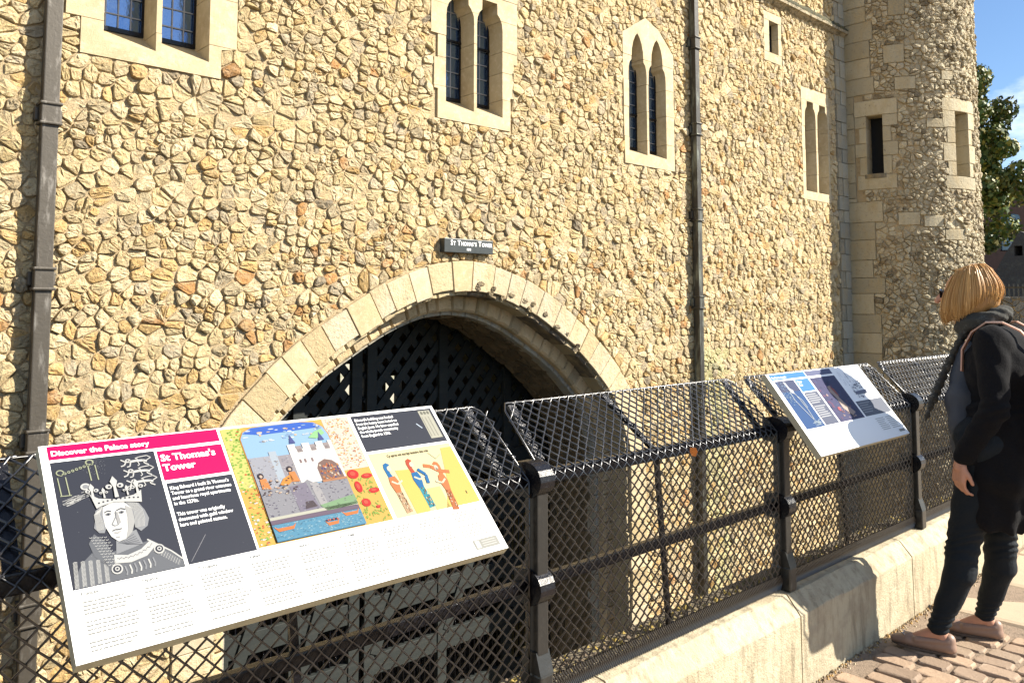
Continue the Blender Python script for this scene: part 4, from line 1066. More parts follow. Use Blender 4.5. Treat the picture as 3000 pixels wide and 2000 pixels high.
for k in range(7): pr.ell(52.6+k*.45, 28.4, .18, .3, rnd.choice([(.05, .04, .08), (.6, .1, .05)]), 15, 6)
pr.build('castle_picture_print')
pr = Pr(sg); pr.rect(70.2, .8, 98.2-2.6, 12.0, DK, 1)
# the board narrows visually at the right edge: keep inside its border
pr.text("Edward's building was funded\nfrom the heavy taxes levied on\nEnglish Jews. He later expelled\nthe whole Jewish community\nfrom England in 1290.", 70.9, 2.6, 1.12, WHT, 2, .018, .88, 1.12)
pr.rect(91.0, 1.4, 94.8, 10.6, (.50, .49, .40), 2)
for k in range(3): pr.ell(91.9+k*1.05, 2.2, .4, .6, (.2, .2, .16), 3, 8)
for k in range(9): pr.line([(91.4+(k % 3)*1.05, 3.5), (91.5+(k % 3)*1.05, 10)], .1, (.35, .34, .28), 3)
pr.line([(88.6, 5.4), (89.8, 7.0)], .35, (.55, .65, .75), 2)
pr.build('dark_text_panel')
pr = Pr(sg); pr.rect(70.2, 12.7, 95.6, 31.2, (.78, .70, .42), 1)
YL = (.74, .55, .14)
pr.poly([(92, 14), (95.6, 14), (95.6, 31.2), (85, 31.2), (89, 24)], YL, 2); pr.poly([(75.6, 18.5), (79.6, 18.8), (81.0, 24), (80.0, 31), (76, 31)], YL, 2); pr.rect(82.0, 25, 86, 31.2, (.76, .62, .25), 2)
pr.text("Cy apres est escript lestoire des rois", 75.2, 14.5, 1.15, (.10, .07, .03), 3, .02, .74)
BLU = (.02, .16, .40); ORG = (.66, .20, .07)
def robe(x_, z_, hood, body, lower, flip=1):
    f = flip
    pr.poly([(x_-.9*f, z_+1.2), (x_-.6*f, z_+.1), (x_+.3*f, z_-.3), (x_+1.2*f, z_+.4), (x_+.3*f, z_+1.0), (x_+.2*f, z_+2.2), (x_+.7*f, z_+4.2), (x_-.6*f, z_+4.4)], hood, 3)
    pr.ell(x_+.55*f, z_+1.6, .6, .8, (.74, .66, .52), 4)
    pr.poly([(x_-.7*f, z_+4.0), (x_+1.1*f, z_+3.8), (x_+1.6*f, z_+5.4), (x_+1.0*f, z_+8.4), (x_-.5*f, z_+8.4), (x_-1.0*f, z_+5.8)], body, 4)
    pr.line([(x_-.4*f, z_+5.2), (x_+1.0*f, z_+6.2), (x_+2.6*f, z_+5.4)], .5, (.76, .68, .5), 5)
    pr.poly([(x_-.5*f, z_+8.2), (x_+1.1*f, z_+8.2), (x_+1.7*f, z_+14.0), (x_-.2*f, z_+14.3)], lower, 3)
    for k in range(26): pr.ell(x_+rnd.uniform(-.2, 1.3)*f, z_+rnd.uniform(8.6, 13.8), .16, .3, rnd.choice([(.74, .66, .45), (.25, .12, .06), lower]), 5, 5)
robe(73.6, 16.2, BLU, ORG, (.52, .34, .2)); robe(80.4, 16.0, (.50, .08, .04), BLU, (.04, .30, .38)); robe(88.2, 18.0, ORG, ORG, (.50, .16, .06), -1)
pr.line([(84.2, 18.4), (86.2, 19.0), (88.0, 20.6), (91.0, 21.4)], 1.0, ORG, 4); pr.line([(82.0, 19.2), (83.6, 21.0), (83.2, 23.6)], .9, BLU, 5); pr.line([(87.5, 14.9), (89.0, 17.0), (91.0, 15.8)], .15, (.5, .5, .3), 4)
pr.ell(92.9, 28.0, .15, .5, (.15, .14, .05), 4)
pr.build('robed_figures_print')
# translation columns
pr = Pr(sg)
heads = ['Français', 'Español', 'Português', 'Italiano', 'Deutsch', 'Русский', '', '', '']
for ci in range(9):
    x_ = 2.6+ci*10.35; 
    if heads[ci]: pr.text(heads[ci], x_, 33.0, .95, (.22, .22, .2), 2, .012, .95)
    z_ = 34.2 if ci < 6 else 33.0
    for par in range(3):
        for k in range(rnd.choice([3, 4, 4, 5]) if par < 2 else rnd.choice([3, 4])):
            if z_ > 43.2 or (ci == 8 and z_ > 40): break
            ln = rnd.uniform(6.8, 8.7); xx = x_
            while xx < x_+ln:
                wl = rnd.uniform(.35, 1.3); pr.rect(xx, z_, min(xx+wl, x_+ln), z_+.30, INK, 2); xx += wl+.16
            z_ += .72
        z_ += .85
pr.rect(87.2, 41.0, 94.8, 43.6, (.42, .42, .38), 2); pr.rect(87.6, 41.3, 89.0, 43.3, (.7, .7, .66), 3)
for k in range(3): pr.rect(89.6, 41.6+k*.6, 94.0, 41.85+k*.6, (.62, .62, .58), 3)
pr.build('translation_text')

sg2 = Sign('information_sign', 'smaller sloping board with blue headings and a pale lower half, beside the woman', 2.975, 3.81, 1.5, .905, 1.73, 1.2)
pr = Pr(sg2); LB = (.05, .27, .68); DB = (.04, .07, .16)
pr.rect(1.8, .4, 30.4, 3.0, LB, 1); pr.rect(31.0, .4, 54.2, 3.0, (.16, .18, .33), 1); pr.rect(18.9, 3.8, 30.4, 9.8, LB, 1)
pr.text('The Thames riverside', 2.6, 2.4, 1.3, WHT, 2, .02); pr.text('Water\nGate', 19.6, 5.6, 1.5, WHT, 2, .03)
pr.rect(18.9, 10.3, 30.4, 25.8, (.12, .14, .22), 1)
z_ = 11.2
for k in range(11):
    if k == 5: z_ += .8
    pr.rect(19.6, z_, 19.6+rnd.uniform(7, 9.8), z_+.42, (.6, .62, .66), 2); z_ += .98
pr.build('blue_heading')
pr = Pr(sg2); pr.rect(2.8, 3.7, 18.1, 25.9, (.004, .08, .28), 1); pr.rect(2.8, 3.7, 18.1, 9, (.05, .07, .17), 2)
for k in range(70): pr.ell(rnd.uniform(3.2, 9), rnd.uniform(4.2, 15), rnd.uniform(.15, .5), rnd.uniform(.1, .4), rnd.choice([(.3, .42, .55), (.1, .2, .4), (.2, .3, .45)]), 3, 6)
pr.poly([(8.6, 4.2), (10.2, 4.6), (10.6, 7.4), (12.2, 8.6), (11.6, 10.4), (9.6, 9.4)], (.72, .76, .8), 4)
for P in ([(9.0, 9.2), (8.6, 13), (10.6, 18), (12.6, 22.4)], [(11.6, 9.6), (12.6, 13), (13.4, 18), (13.0, 22.4)], [(12.0, 11), (14.0, 13.4), (14.2, 17)]): pr.line(P, .38, (.6, .68, .75), 4)
for k in range(16): pr.line([(rnd.uniform(10, 17.5), rnd.uniform(22.5, 25.3)), (rnd.uniform(10, 17.5), rnd.uniform(22.5, 25.3))], .18, (.5, .62, .72), 4)
pr.build('blue_drawing_print')
pr = Pr(sg2); pr.rect(31.6, 4.0, 54.3, 25.8, (.06, .06, .17), 1)
for k in range(70): pr.ell(rnd.uniform(32.5, 53.4), rnd.uniform(5, 24.8), rnd.uniform(.4, 1.3), rnd.uniform(.3, .9), rnd.choice([(.10, .08, .22), (.04, .05, .14), (.18, .07, .16), (.07, .09, .22)]), 2, 8)
pr.poly([(41, 9), (43.6, 8.8), (45.0, 11.6), (44.6, 15), (46.4, 19), (49.5, 22.6), (45.4, 24.0), (41.6, 20), (41.8, 15), (40.4, 12)], (.66, .50, .42), 4); pr.poly([(42.6, 9), (45.2, 10.6), (45.6, 14.6), (44.0, 13)], (.5, .12, .08), 5)
for k in range(24): pr.ell(rnd.uniform(38, 52), rnd.uniform(19, 25), rnd.uniform(.3, 1), .4, rnd.choice([(.55, .4, .35), (.3, .12, .14), (.25, .2, .28)]), 3, 7)
pr.ell(38, 20, 1.2, 1.0, (.5, .1, .12), 4); pr.ell(36, 13, .8, .6, (.5, .35, .35), 4)
pr.rect(55.9, 18.1, 82.4, 25.6, (.20, .22, .28), 1)
for k in range(5): pr.rect(57, 19.1+k*1.1, 57+rnd.uniform(8, 11), 19.5+k*1.1, (.6, .62, .66), 2)
for k in range(46):
    x_, z_ = rnd.gauss(67, 4), rnd.uniform(5, 16); pr.line([(x_, z_), (x_+rnd.uniform(-.8, .8), z_-rnd.uniform(.5, 3.2))], .12, (.35, .38, .5), 2)
for k in range(30): pr.ell(rnd.gauss(67, 4.5), rnd.uniform(8, 16.6), rnd.uniform(.3, 1.2), .3, rnd.choice([(.3, .33, .45), (.5, .52, .6)]), 3, 6)
pr.poly([(61, 13.4), (74, 12.9), (72.6, 14.8), (62.6, 15.0)], (.28, .3, .42), 4)
for k in range(14): pr.rect(62+(k % 2)*10, 27.5+(k//2)*.9, 62+(k % 2)*10+rnd.uniform(6, 9), 27.75+(k//2)*.9, (.66, .66, .6), 2)
pr.rect(76, 34.4, 81.5, 35.6, (.5, .5, .46), 2)
pr.build('ship_and_figure_print')
# sign supports bolted to the rail
for s_ in (sg, sg2):
    for t in (.2, .8):
        a = s_.p(s_.W*t, s_.H*.25, 0)-s_.n*.026; b = s_.p(s_.W*t, s_.H*.8, 0)-s_.n*.026; m = MB()
        m.tube([a, b], .012, 6); m.tube([(a+b)/2, Vector((a.x, 1.75, .955))], .010, 6); m.build('bracket', M_iron, s_.root, cols=False)

# ------------------------------------------------------------------ setts and flags
rs = random.Random(5)
def sett(x0, x1, y0, y1, colr, m, name, h=.0, depth=.06, bev=.014):
    # rounded block, slightly irregular
    q = [(x0, y0), (x1, y0), (x1, y1), (x0, y1)]; q = [(x+rs.uniform(-.006, .006), y+rs.uniform(-.006, .006)) for x, y in q]
    L8 = []
    for i in range(4):
        a, b = q[i], q[(i+1) % 4]; l = math.hypot(b[0]-a[0], b[1]-a[1]); t = bev*1.1/l; L8 += [(a[0]+(b[0]-a[0])*t, a[1]+(b[1]-a[1])*t), (a[0]+(b[0]-a[0])*(1-t), a[1]+(b[1]-a[1])*(1-t))]
    cx = sum(p[0] for p in L8)/8; cy = sum(p[1] for p in L8)/8; V_ = []; zt = h+rs.uniform(-.004, .004); tx_, ty_ = rs.gauss(0, .022), rs.gauss(0, .022)
    def zz(x, y): return zt+(x-cx)*tx_+(y-cy)*ty_
    for f, dz in ((1, -depth), (1, -.014), (.95, -.004), (.86, .0)):
        for (x, y) in L8:
            X, Y = cx+(x-cx)*f, cy+(y-cy)*f; V_.append((X, Y, zz(X, Y)+dz+(rs.uniform(-.0015, .0015) if dz > -.03 else 0)))
    F_ = []
    for r in range(3):
        for i in range(8): k = (i+1) % 8; F_.append((r*8+i, r*8+k, (r+1)*8+k, (r+1)*8+i))
    F_.append(tuple(range(24, 32)))
    return V_, F_, colr
allS = []
x = .9
while x < 4.62:
    w_ = rs.uniform(.088, .108); y = 1.60-rs.uniform(0, .09)
    while y > -.5:
        l_ = rs.uniform(.13, .185); y2 = y-l_
        if y2 < -.5: break
        g = rs.uniform(.82, 1.12); c = rs.choice([(.33, .225, .145), (.29, .205, .14), (.36, .25, .165), (.26, .19, .13)]); c = tuple(v*g for v in c)
        if not (x > 4.28+.22*math.sin(y*3) and y > .9): allS.append(((x+w_/2-3.9)**2+(y-l_/2-1.2)**2, sett(x+.005, x+w_-.005, y2+.006, y-.006, c, M_sett, 'sett')))
        y = y2
    x += w_
allS.sort(key=lambda t: t[0])
for d, (V_, F_, c) in allS[:300]: keep(mesh_obj('sett', V_, F_, M_sett, None, [c]*len(V_), smooth=False), pav)
m = MB()
for d, (V_, F_, c) in allS[300:]: m.add(V_, F_, c)
o = mesh_obj('sett_paving', m.v, m.f, M_sett, None, m.c); keep(o, pav); o['kind'] = 'stuff'
x = 4.32
while x < 16:
    w_ = rs.uniform(.5, .85); y = 1.62
    for l_ in (.55, .62, .7, .6):
        g = rs.uniform(.92, 1.06); V_, F_, c = sett(x+.006, x+w_-.006, y-l_+.006, y-.006, (.40*g, .31*g, .21*g), M_flag, 'flag', -.004, .05, .006)
        if not (x < 4.5 and y < 1.0): keep(mesh_obj('flagstone', V_, F_, M_flag, None, [c]*len(V_)), pav)
        y -= l_
    x += w_
# grit and fallen leaves along the kerb foot
m = MB()
for i in range(700):
    x = rs.uniform(2.6, 5.2); y = 1.625-abs(rs.gauss(0, .018)); r = rs.uniform(.002, .006); cc = rs.choice([(.2, .14, .08), (.35, .22, .08), (.4, .33, .22), (.12, .09, .06)])
    m.add([(x-r, y-r, -.012), (x+r, y-r, -.012), (x+r, y+r, -.012), (x-r, y+r, -.012), (x, y, -.008+r)], [(0, 1, 4), (1, 2, 4), (2, 3, 4), (3, 0, 4)], cc)
o = m.build('grit', mat('grit', vcol=True, rough=1), None, kind='stuff'); tag(o, 'brown grit and leaf crumbs gathered along the foot of the kerb', 'grit')
LM = mat('dry_leaf', (.42, .20, .05), .7)
for i, (x, y, a, lab) in enumerate([(4.28, 1.585, .4, 'curled brown leaf on the paving against the kerb, left of the woman'), (3.52, 1.05, 1.2, 'small yellow-brown leaf lying on the setts in front of the shoes')]):
    m = MB(); P = [(0, 0), (.02, .014), (.045, .012), (.07, 0), (.045, -.014), (.02, -.012)]
    m.add([(x+math.cos(a)*u_-math.sin(a)*v_, y+math.sin(a)*u_+math.cos(a)*v_, .006+.022*abs(v_)*40*.02+.012*math.sin(u_*45)) for u_, v_ in P], [(0, 1, 2, 3), (0, 3, 4, 5)])
    o = m.build('fallen_leaf', LM, None, cols=False); tag(o, lab, 'leaf', 'fallen leaves')

# ------------------------------------------------------------------ figure building blocks
def ico(r=1): pass
def capsule(mb, p0, p1, r0, r1, sq=1.0, side=None, n=16):
    p0, p1 = Vector(p0), Vector(p1); d = p1-p0; L_ = d.length; t = d.normalized() if L_ > 1e-6 else Vector((0, 0, 1))
    s_ = Vector(side) if side else Vector((1, 0, 0))
    if abs(t.dot(s_.normalized())) > .95: s_ = Vector((0, 1, 0))
    u_ = (s_-t*s_.dot(t)).normalized(); v_ = t.cross(u_)
    rings = []
    for k in range(1, 6): a = -PI/2+PI/2*k/5; rings.append((p0+t*(r0*math.sin(a)), r0*math.cos(a)))
    for k in range(1, 6): a = PI/2*k/6; rings.append((p1+t*(r1*math.sin(a)), r1*math.cos(a)))
    V_ = [p0-t*r0]
    for c, r in rings:
        for k in range(n): a = 2*PI*k/n; V_.append(c+u_*math.cos(a)*r+v_*math.sin(a)*r*sq)
    V_.append(p1+t*r1); F_ = []
    for k in range(n): F_.append((0, 1+(k+1) % n, 1+k))
    for i in range(len(rings)-1):
        for k in range(n): a = 1+i*n+k; b = 1+i*n+(k+1) % n; F_.append((a, b, b+n, a+n))
    e = 1+(len(rings)-1)*n; l_ = len(V_)-1
    for k in range(n): F_.append((e+k, e+(k+1) % n, l_))
    mb.add(V_, F_)
def ellipsoid(mb, c, r, n=18, rot=None):
    V_ = []; F_ = []; m_ = 12
    for i in range(m_+1):
        th = PI*i/m_
        for k in range(n):
            a = 2*PI*k/n; p = Vector((r[0]*math.sin(th)*math.cos(a), r[1]*math.sin(th)*math.sin(a), r[2]*math.cos(th)))
            if rot: p = rot @ p
            V_.append(p+Vector(c))
    for i in range(m_):
        for k in range(n): a = i*n+k; b = i*n+(k+1) % n; F_.append((a, b, b+n, a+n))
    mb.add(V_, F_)
def fuse(mb, name, matl, parent, vox=.007, smooth=4, factor=.6, disp=None):
    me = bpy.data.meshes.new('tmp'); me.from_pydata(mb.v, [], mb.f); ob = bpy.data.objects.new('tmp', me); COL.objects.link(ob)
    r = ob.modifiers.new('r', 'REMESH'); r.mode = 'VOXEL'; r.voxel_size = vox; r.use_smooth_shade = True
    s_ = ob.modifiers.new('s', 'SMOOTH'); s_.iterations = smooth; s_.factor = factor
    dg = bpy.context.evaluated_depsgraph_get(); dg.update(); ev = ob.evaluated_get(dg)
    m2 = bpy.data.meshes.new_from_object(ev, preserve_all_data_layers=False, depsgraph=dg); bpy.data.objects.remove(ob)
    m2.name = name; m2.materials.clear(); m2.materials.append(matl)
    if disp:
        n = len(m2.vertices); co = np.empty(n*3, dtype=np.float64); m2.vertices.foreach_get('co', co); nn = np.empty(n*3); m2.vertices.foreach_get('normal', nn)
        co = co.reshape(-1, 3); nn = nn.reshape(-1, 3); co += nn*disp(co)[:, None]; m2.vertices.foreach_set('co', co.ravel())
    m2.polygons.foreach_set('use_smooth', [True]*len(m2.polygons)); m2.update()
    o = bpy.data.objects.new(name, m2); COL.objects.link(o)
    if parent: keep(o, parent)
    return o
M_skin = mat('skin', (.46, .23, .145), .55, spec=.4, noise=[(60, (.45, .18, .10), .5, .75, .3)])
M_coat = mat('black_wool_coat', (.006, .006, .007), .95, spec=.15, sheen=.02, bump=[(90, .003), (500, .001)])
M_jean = mat('dark_denim', (.006, .010, .014), .8, spec=.25, bump=[(35, .004), (600, .0006)])
M_top = mat('grey_knit_top', (.05, .056, .066), .9, noise=[(14, (.05, .055, .065), .45, .7, .6)], bump=[(200, .002)])
M_shoe = mat('beige_shoe', (.25, .16, .115), .5, noise=[(50, (.2, .12, .09), .5, .75, .4)])
M_hair = mat('blond_hair', vcol=True, rough=.42, spec=.6)
M_pack = mat('backpack_fabric', (.010, .009, .009), .7, spec=.3, bump=[(60, .002)])
M_strap = mat('tan_leather', (.50, .27, .17), .45, noise=[(30, (.3, .14, .08), .5, .75, .5)])
_FIG0 = set(bpy.data.objects)
woman = empty('person', (3.95, 1.28, 0), 'woman with blond bob, black coat, dark jeans and flat shoes reading the smaller board', 'person')
# joints (x to her right, y towards the railing)
HIPL, HIPR = Vector((3.865, 1.135, .86)), Vector((4.035, 1.12, .86))
KNL, KNR = Vector((3.85, 1.235, .47)), Vector((4.06, 1.155, .47))
ANL, ANR = Vector((3.80, 1.33, .095)), Vector((4.115, 1.245, .095))
HEAD = Vector((3.955, 1.215, 1.525)); NECK = Vector((3.955, 1.135, 1.38)); CH = Vector((3.95, 1.09, 1.22)); WA = Vector((3.95, 1.10, 1.0))
SHL, SHR = Vector((3.79, 1.075, 1.335)), Vector((4.12, 1.075, 1.335))
ELL, ELR = Vector((3.735, 1.055, 1.06)), Vector((4.175, 1.05, 1.07))
WRL, WRR = Vector((3.755, 1.20, .835)), Vector((4.17, 1.18, .85))
b = MB()
ellipsoid(b, HEAD+Vector((0, .0, .005)), (.072, .092, .108)); ellipsoid(b, HEAD+Vector((0, .045, -.062)), (.05, .052, .052)); ellipsoid(b, HEAD+Vector((0, .04, -.015)), (.06, .064, .072))
capsule(b, NECK-Vector((0, .01, .05)), HEAD-Vector((0, .01, .07)), .055, .05)
capsule(b, HEAD+Vector((0, .102, .012)), HEAD+Vector((0, .124, -.022)), .009, .014)          # nose
capsule(b, HEAD+Vector((-.018, .094, -.058)), HEAD+Vector((.018, .094, -.058)), .010, .010)    # mouth
capsule(b, HEAD+Vector((-.018, .091, -.070)), HEAD+Vector((.018, .091, -.070)), .009, .009)
ellipsoid(b, HEAD+Vector((0, .078, -.095)), (.022, .02, .018))
for sx in (1, -1): ellipsoid(b, HEAD+Vector((sx*.073, -.005, -.01)), (.012, .02, .032))
capsule(b, CH-Vector((.05, 0, 0)), CH+Vector((.05, 0, 0)), .1, .1); capsule(b, CH, WA, .12, .10); capsule(b, WA, (HIPL+HIPR)/2, .11, .12)
capsule(b, NECK-Vector((0, 0, .04)), CH, .06, .1)
for SH, EL_, WR in ((SHL, ELL, WRL), (SHR, ELR, WRR)):
    capsule(b, NECK-Vector((0, 0, .06)), SH, .05, .05); capsule(b, SH, EL_, .046, .038); capsule(b, EL_, WR, .038, .025)
for HP, KN, AN in ((HIPL, KNL, ANL), (HIPR, KNR, ANR)):
    capsule(b, HP, KN, .085, .052); capsule(b, KN, KN.lerp(AN, .35)+Vector((0, -.015, 0)), .05, .052); capsule(b, KN.lerp(AN, .35)+Vector((0, -.015, 0)), AN, .05, .031)
FT = [(ANL, Vector((-.045, .235, 0)).normalized()), (ANR, Vector((-.06, .225, 0)).normalized())]
for AN, fd in FT:
    heel = AN-fd*.03; toe = AN+fd*.165
    capsule(b, AN, Vector((heel.x, heel.y, .045)), .032, .028); capsule(b, AN-Vector((0, 0, .01)), Vector((AN.x+fd.x*.11, AN.y+fd.y*.11, .034)), .031, .018, 1.0)
# left hand, relaxed beside the thigh, fingers curled; right hand at the board edge
def hand(WR, dn, palm_n, thumb_side):
    dn = dn.normalized(); palm_n = palm_n.normalized(); sd = dn.cross(palm_n).normalized()*thumb_side
    pc = WR+dn*.05
    capsule(b, WR, WR+dn*.03, .024, .026); 
    for k in range(4):
        o_ = sd*((k-1.5)*-.019); capsule(b, WR+dn*.025+o_*.8, WR+dn*.085+o_, .014, .0125)
    for k, ln in enumerate((.068, .076, .071, .056)):
        o_ = sd*((k-1.5)*-.0195); p = WR+dn*.085+o_; a = .25
        for q, fr in enumerate((.45, .32, .23)):
            a2 = .35+q*.42; d2 = (dn*math.cos(a2)+palm_n*math.sin(a2)).normalized(); p2 = p+d2*ln*fr*1.05; capsule(b, p, p2, .0088-.0008*q, .0080-.0008*q, n=10); p = p2
    p = WR+dn*.03+sd*.024; d1 = (dn*.75+sd*.55+palm_n*.3).normalized(); p2 = p+d1*.04; capsule(b, p, p2, .012, .0105, n=10); d2 = (dn*.9+sd*.1+palm_n*.45).normalized(); capsule(b, p2, p2+d2*.032, .0100, .008, n=10)
hand(WRL, Vector((-.02, .10, -1)), Vector((.75, -.6, .0)), 1)
hand(WRR, Vector((.02, .10, -1)), Vector((-.75, -.6, .0)), -1)
fuse(b, 'body', M_skin, woman, .0052, 3, .5)
# trousers
b = MB()
for HP, KN, AN in ((HIPL, KNL, ANL), (HIPR, KNR, ANR)):
    capsule(b, HP, KN, .105, .066); m_ = KN.lerp(AN, .33)+Vector((0, -.02, 0)); capsule(b, KN, m_, .066, .066); capsule(b, m_, AN+Vector((0, 0, .012)), .062, .041)
capsule(b, HIPL+Vector((0, 0, .05)), HIPR+Vector((0, 0, .05)), .125, .125)
def folds(co):
    z = co[:, 2]; k = np.exp(-((z-.47)/.075)**2); return .0038*k*np.sin(z*190+co[:, 0]*50+co[:, 1]*70+2*np.sin(z*40+co[:, 1]*30))+.002*np.sin(z*70+co[:, 1]*60)+.0035*np.exp(-((z-.13)/.05)**2)*np.sin(z*260+co[:, 1]*50)
fuse(b, 'trousers', M_jean, woman, .0065, 3, .6, folds)
# coat: long, falling to mid thigh, with a longer back tail
b = MB()
capsule(b, SHL+Vector((.015, 0, -.02)), SHR+Vector((-.015, 0, -.02)), .078, .078); capsule(b, CH-Vector((.055, .005, 0)), CH+Vector((.055, -.005, 0)), .135, .135)
capsule(b, NECK-Vector((0, .005, .05)), CH, .08, .13); capsule(b, CH, WA, .15, .15, .95); capsule(b, WA-Vector((.045, 0, 0)), Vector((3.90, 1.10, .80)), .13, .15); capsule(b, WA+Vector((.045, 0, 0)), Vector((4.0, 1.10, .80)), .13, .15)
LR = [(1.06, 3.95, 1.10, .150, .140), (.95, 3.95, 1.10, .168, .152), (.80, 3.95, 1.115, .178, .158), (.68, 3.953, 1.135, .172, .148), (.58, 3.955, 1.15, .165, .135), (.55, 3.955, 1.15, .150, .12)]
vs = []
for z_, cx_, cy_, rx_, ry_ in LR:
    for k in range(24): a = 2*PI*k/24; vs.append((cx_+rx_*math.cos(a), cy_+ry_*math.sin(a), z_+(.02*math.sin(a) if z_ < .6 else 0)))
b.add(vs, [tuple(range(24)), tuple(reversed(range(24*(len(LR)-1), 24*len(LR))))]+[(r*24+k, (r+1)*24+k, (r+1)*24+(k+1) % 24, r*24+(k+1) % 24) for r in range(len(LR)-1) for k in range(24)])
for SH, EL_, WR in ((SHL, ELL, WRL), (SHR, ELR, WRR)):
    capsule(b, SH, EL_, .066, .055); capsule(b, EL_, WR.lerp(EL_, .08), .055, .043)
def cf(co):
    x, y, z = co[:, 0], co[:, 1], co[:, 2]; low = np.clip((1.0-z)/.35, 0, 1)
    return .006*low*np.sin(np.arctan2(y-1.1, x-3.95)*9)+.002*np.sin(z*55+x*40-y*60)+.004*np.exp(-((z-1.06)/.05)**2)*np.sin(z*150+y*60)
fuse(b, 'coat', M_coat, woman, .0075, 5, .6, cf)
# grey top showing in front
b = MB(); ellipsoid(b, (3.92, 1.225, 1.04), (.115, .075, .18)); capsule(b, Vector((3.94, 1.20, 1.25)), Vector((3.93, 1.21, .82)), .08, .085)
fuse(b, 'top', M_top, woman, .009, 4, .6, lambda co: .006*np.sin(co[:, 2]*45+co[:, 0]*40))
# scarf
b = MB(); P = []
for k in range(14):
    a = 2*PI*k/13; P.append(NECK+Vector((math.cos(a)*.078, .018+math.sin(a)*.080, .034-.028*math.sin(a)+.006*math.sin(3*a))))
for k in range(13): capsule(b, P[k], P[k+1], .036, .036, n=10)
capsule(b, NECK+Vector((-.05, .08, -.02)), NECK+Vector((-.07, .15, -.17)), .03, .03, .5); capsule(b, NECK+Vector((-.07, .15, -.17)), Vector((3.84, 1.33, 1.07)), .028, .035, .5); capsule(b, Vector((3.84, 1.33, 1.07)), Vector((3.83, 1.36, .98)), .026, .014, .5)
fuse(b, 'scarf', mat('dark_scarf', (.035, .035, .03), .95, noise=[(40, (.16, .16, .14), .55, .7, .6)], bump=[(120, .004)]), woman, .006, 3, .5, lambda co: .003*np.sin(co[:, 2]*160+co[:, 0]*90))
# shoes
for AN, fd in FT:
    b = MB(); sd = Vector((fd.y, -fd.x, 0)); heel = AN-fd*.035
    def sp(u_, v_, z): p = AN-fd*.035+fd*u_+sd*v_; return Vector((p.x, p.y, z))
    capsule(b, sp(.0, 0, .034), sp(.07, 0, .030), .034, .034, .9, sd); capsule(b, sp(.07, 0, .030), sp(.15, 0, .030), .035, .038, .8, sd); capsule(b, sp(.15, 0, .030), sp(.205, 0, .024), .038, .023, .75, sd)
    capsule(b, sp(-.004, 0, .062), sp(-.002, 0, .035), .027, .034); capsule(b, sp(.0, -.018, .058), sp(.12, -.026, .044), .014, .014); capsule(b, sp(.0, .018, .058), sp(.12, .026, .044), .014, .014)
    so_ = fuse(b, 'shoe', M_shoe, woman, .0045, 3, .5)
    m = MB(); prev = None; out_ = [(-.03, -.018), (-.032, 0), (-.03, .018), (0, .029), (.07, .03), (.14, .037), (.19, .028), (.223, .0), (.19, -.028), (.14, -.037), (.07, -.03), (0, -.029)]
    vs = [sp(u_, v_, .002) for u_, v_ in out_]+[sp(u_, v_, .012) for u_, v_ in out_]; n_ = len(out_)
    m.add(vs, [tuple(range(n_)), tuple(reversed(range(n_, 2*n_)))]+[(k, (k+1) % n_, n_+(k+1) % n_, n_+k) for k in range(n_)]); o = m.build('sole', mat('shoe_sole', (.10, .07, .05), .8), woman, cols=False)
    m = MB(); 
    for k in (-1, 1): m.tube([sp(.168, 0, .052), sp(.172+.006, k*.016, .056), sp(.160, k*.02, .050), sp(.166, 0, .052)], .0028, 6)
    m.build('shoe_bow', mat('metal_bow', (.5, .45, .42), .3, .6), woman, cols=False, smooth=True)
# sunglasses
m = MB()
for sx in (1, -1):
    c = HEAD+Vector((sx*.032, .099, .010)); m.add([c+Vector((.026*math.cos(2*PI*k/12), -.006*abs(math.cos(2*PI*k/12)), .021*math.sin(2*PI*k/12))) for k in range(12)], [tuple(range(12))])
    m.tube([HEAD+Vector((sx*.058, .085, .02)), HEAD+Vector((sx*.076, .0, .018))], .0035, 6)
m.tube([HEAD+Vector((-.008, .103, .014)), HEAD+Vector((.008, .103, .014))], .003, 6)
m.build('sunglasses', mat('dark_lens', (.01, .01, .012), .1, spec=.8), woman, cols=False)
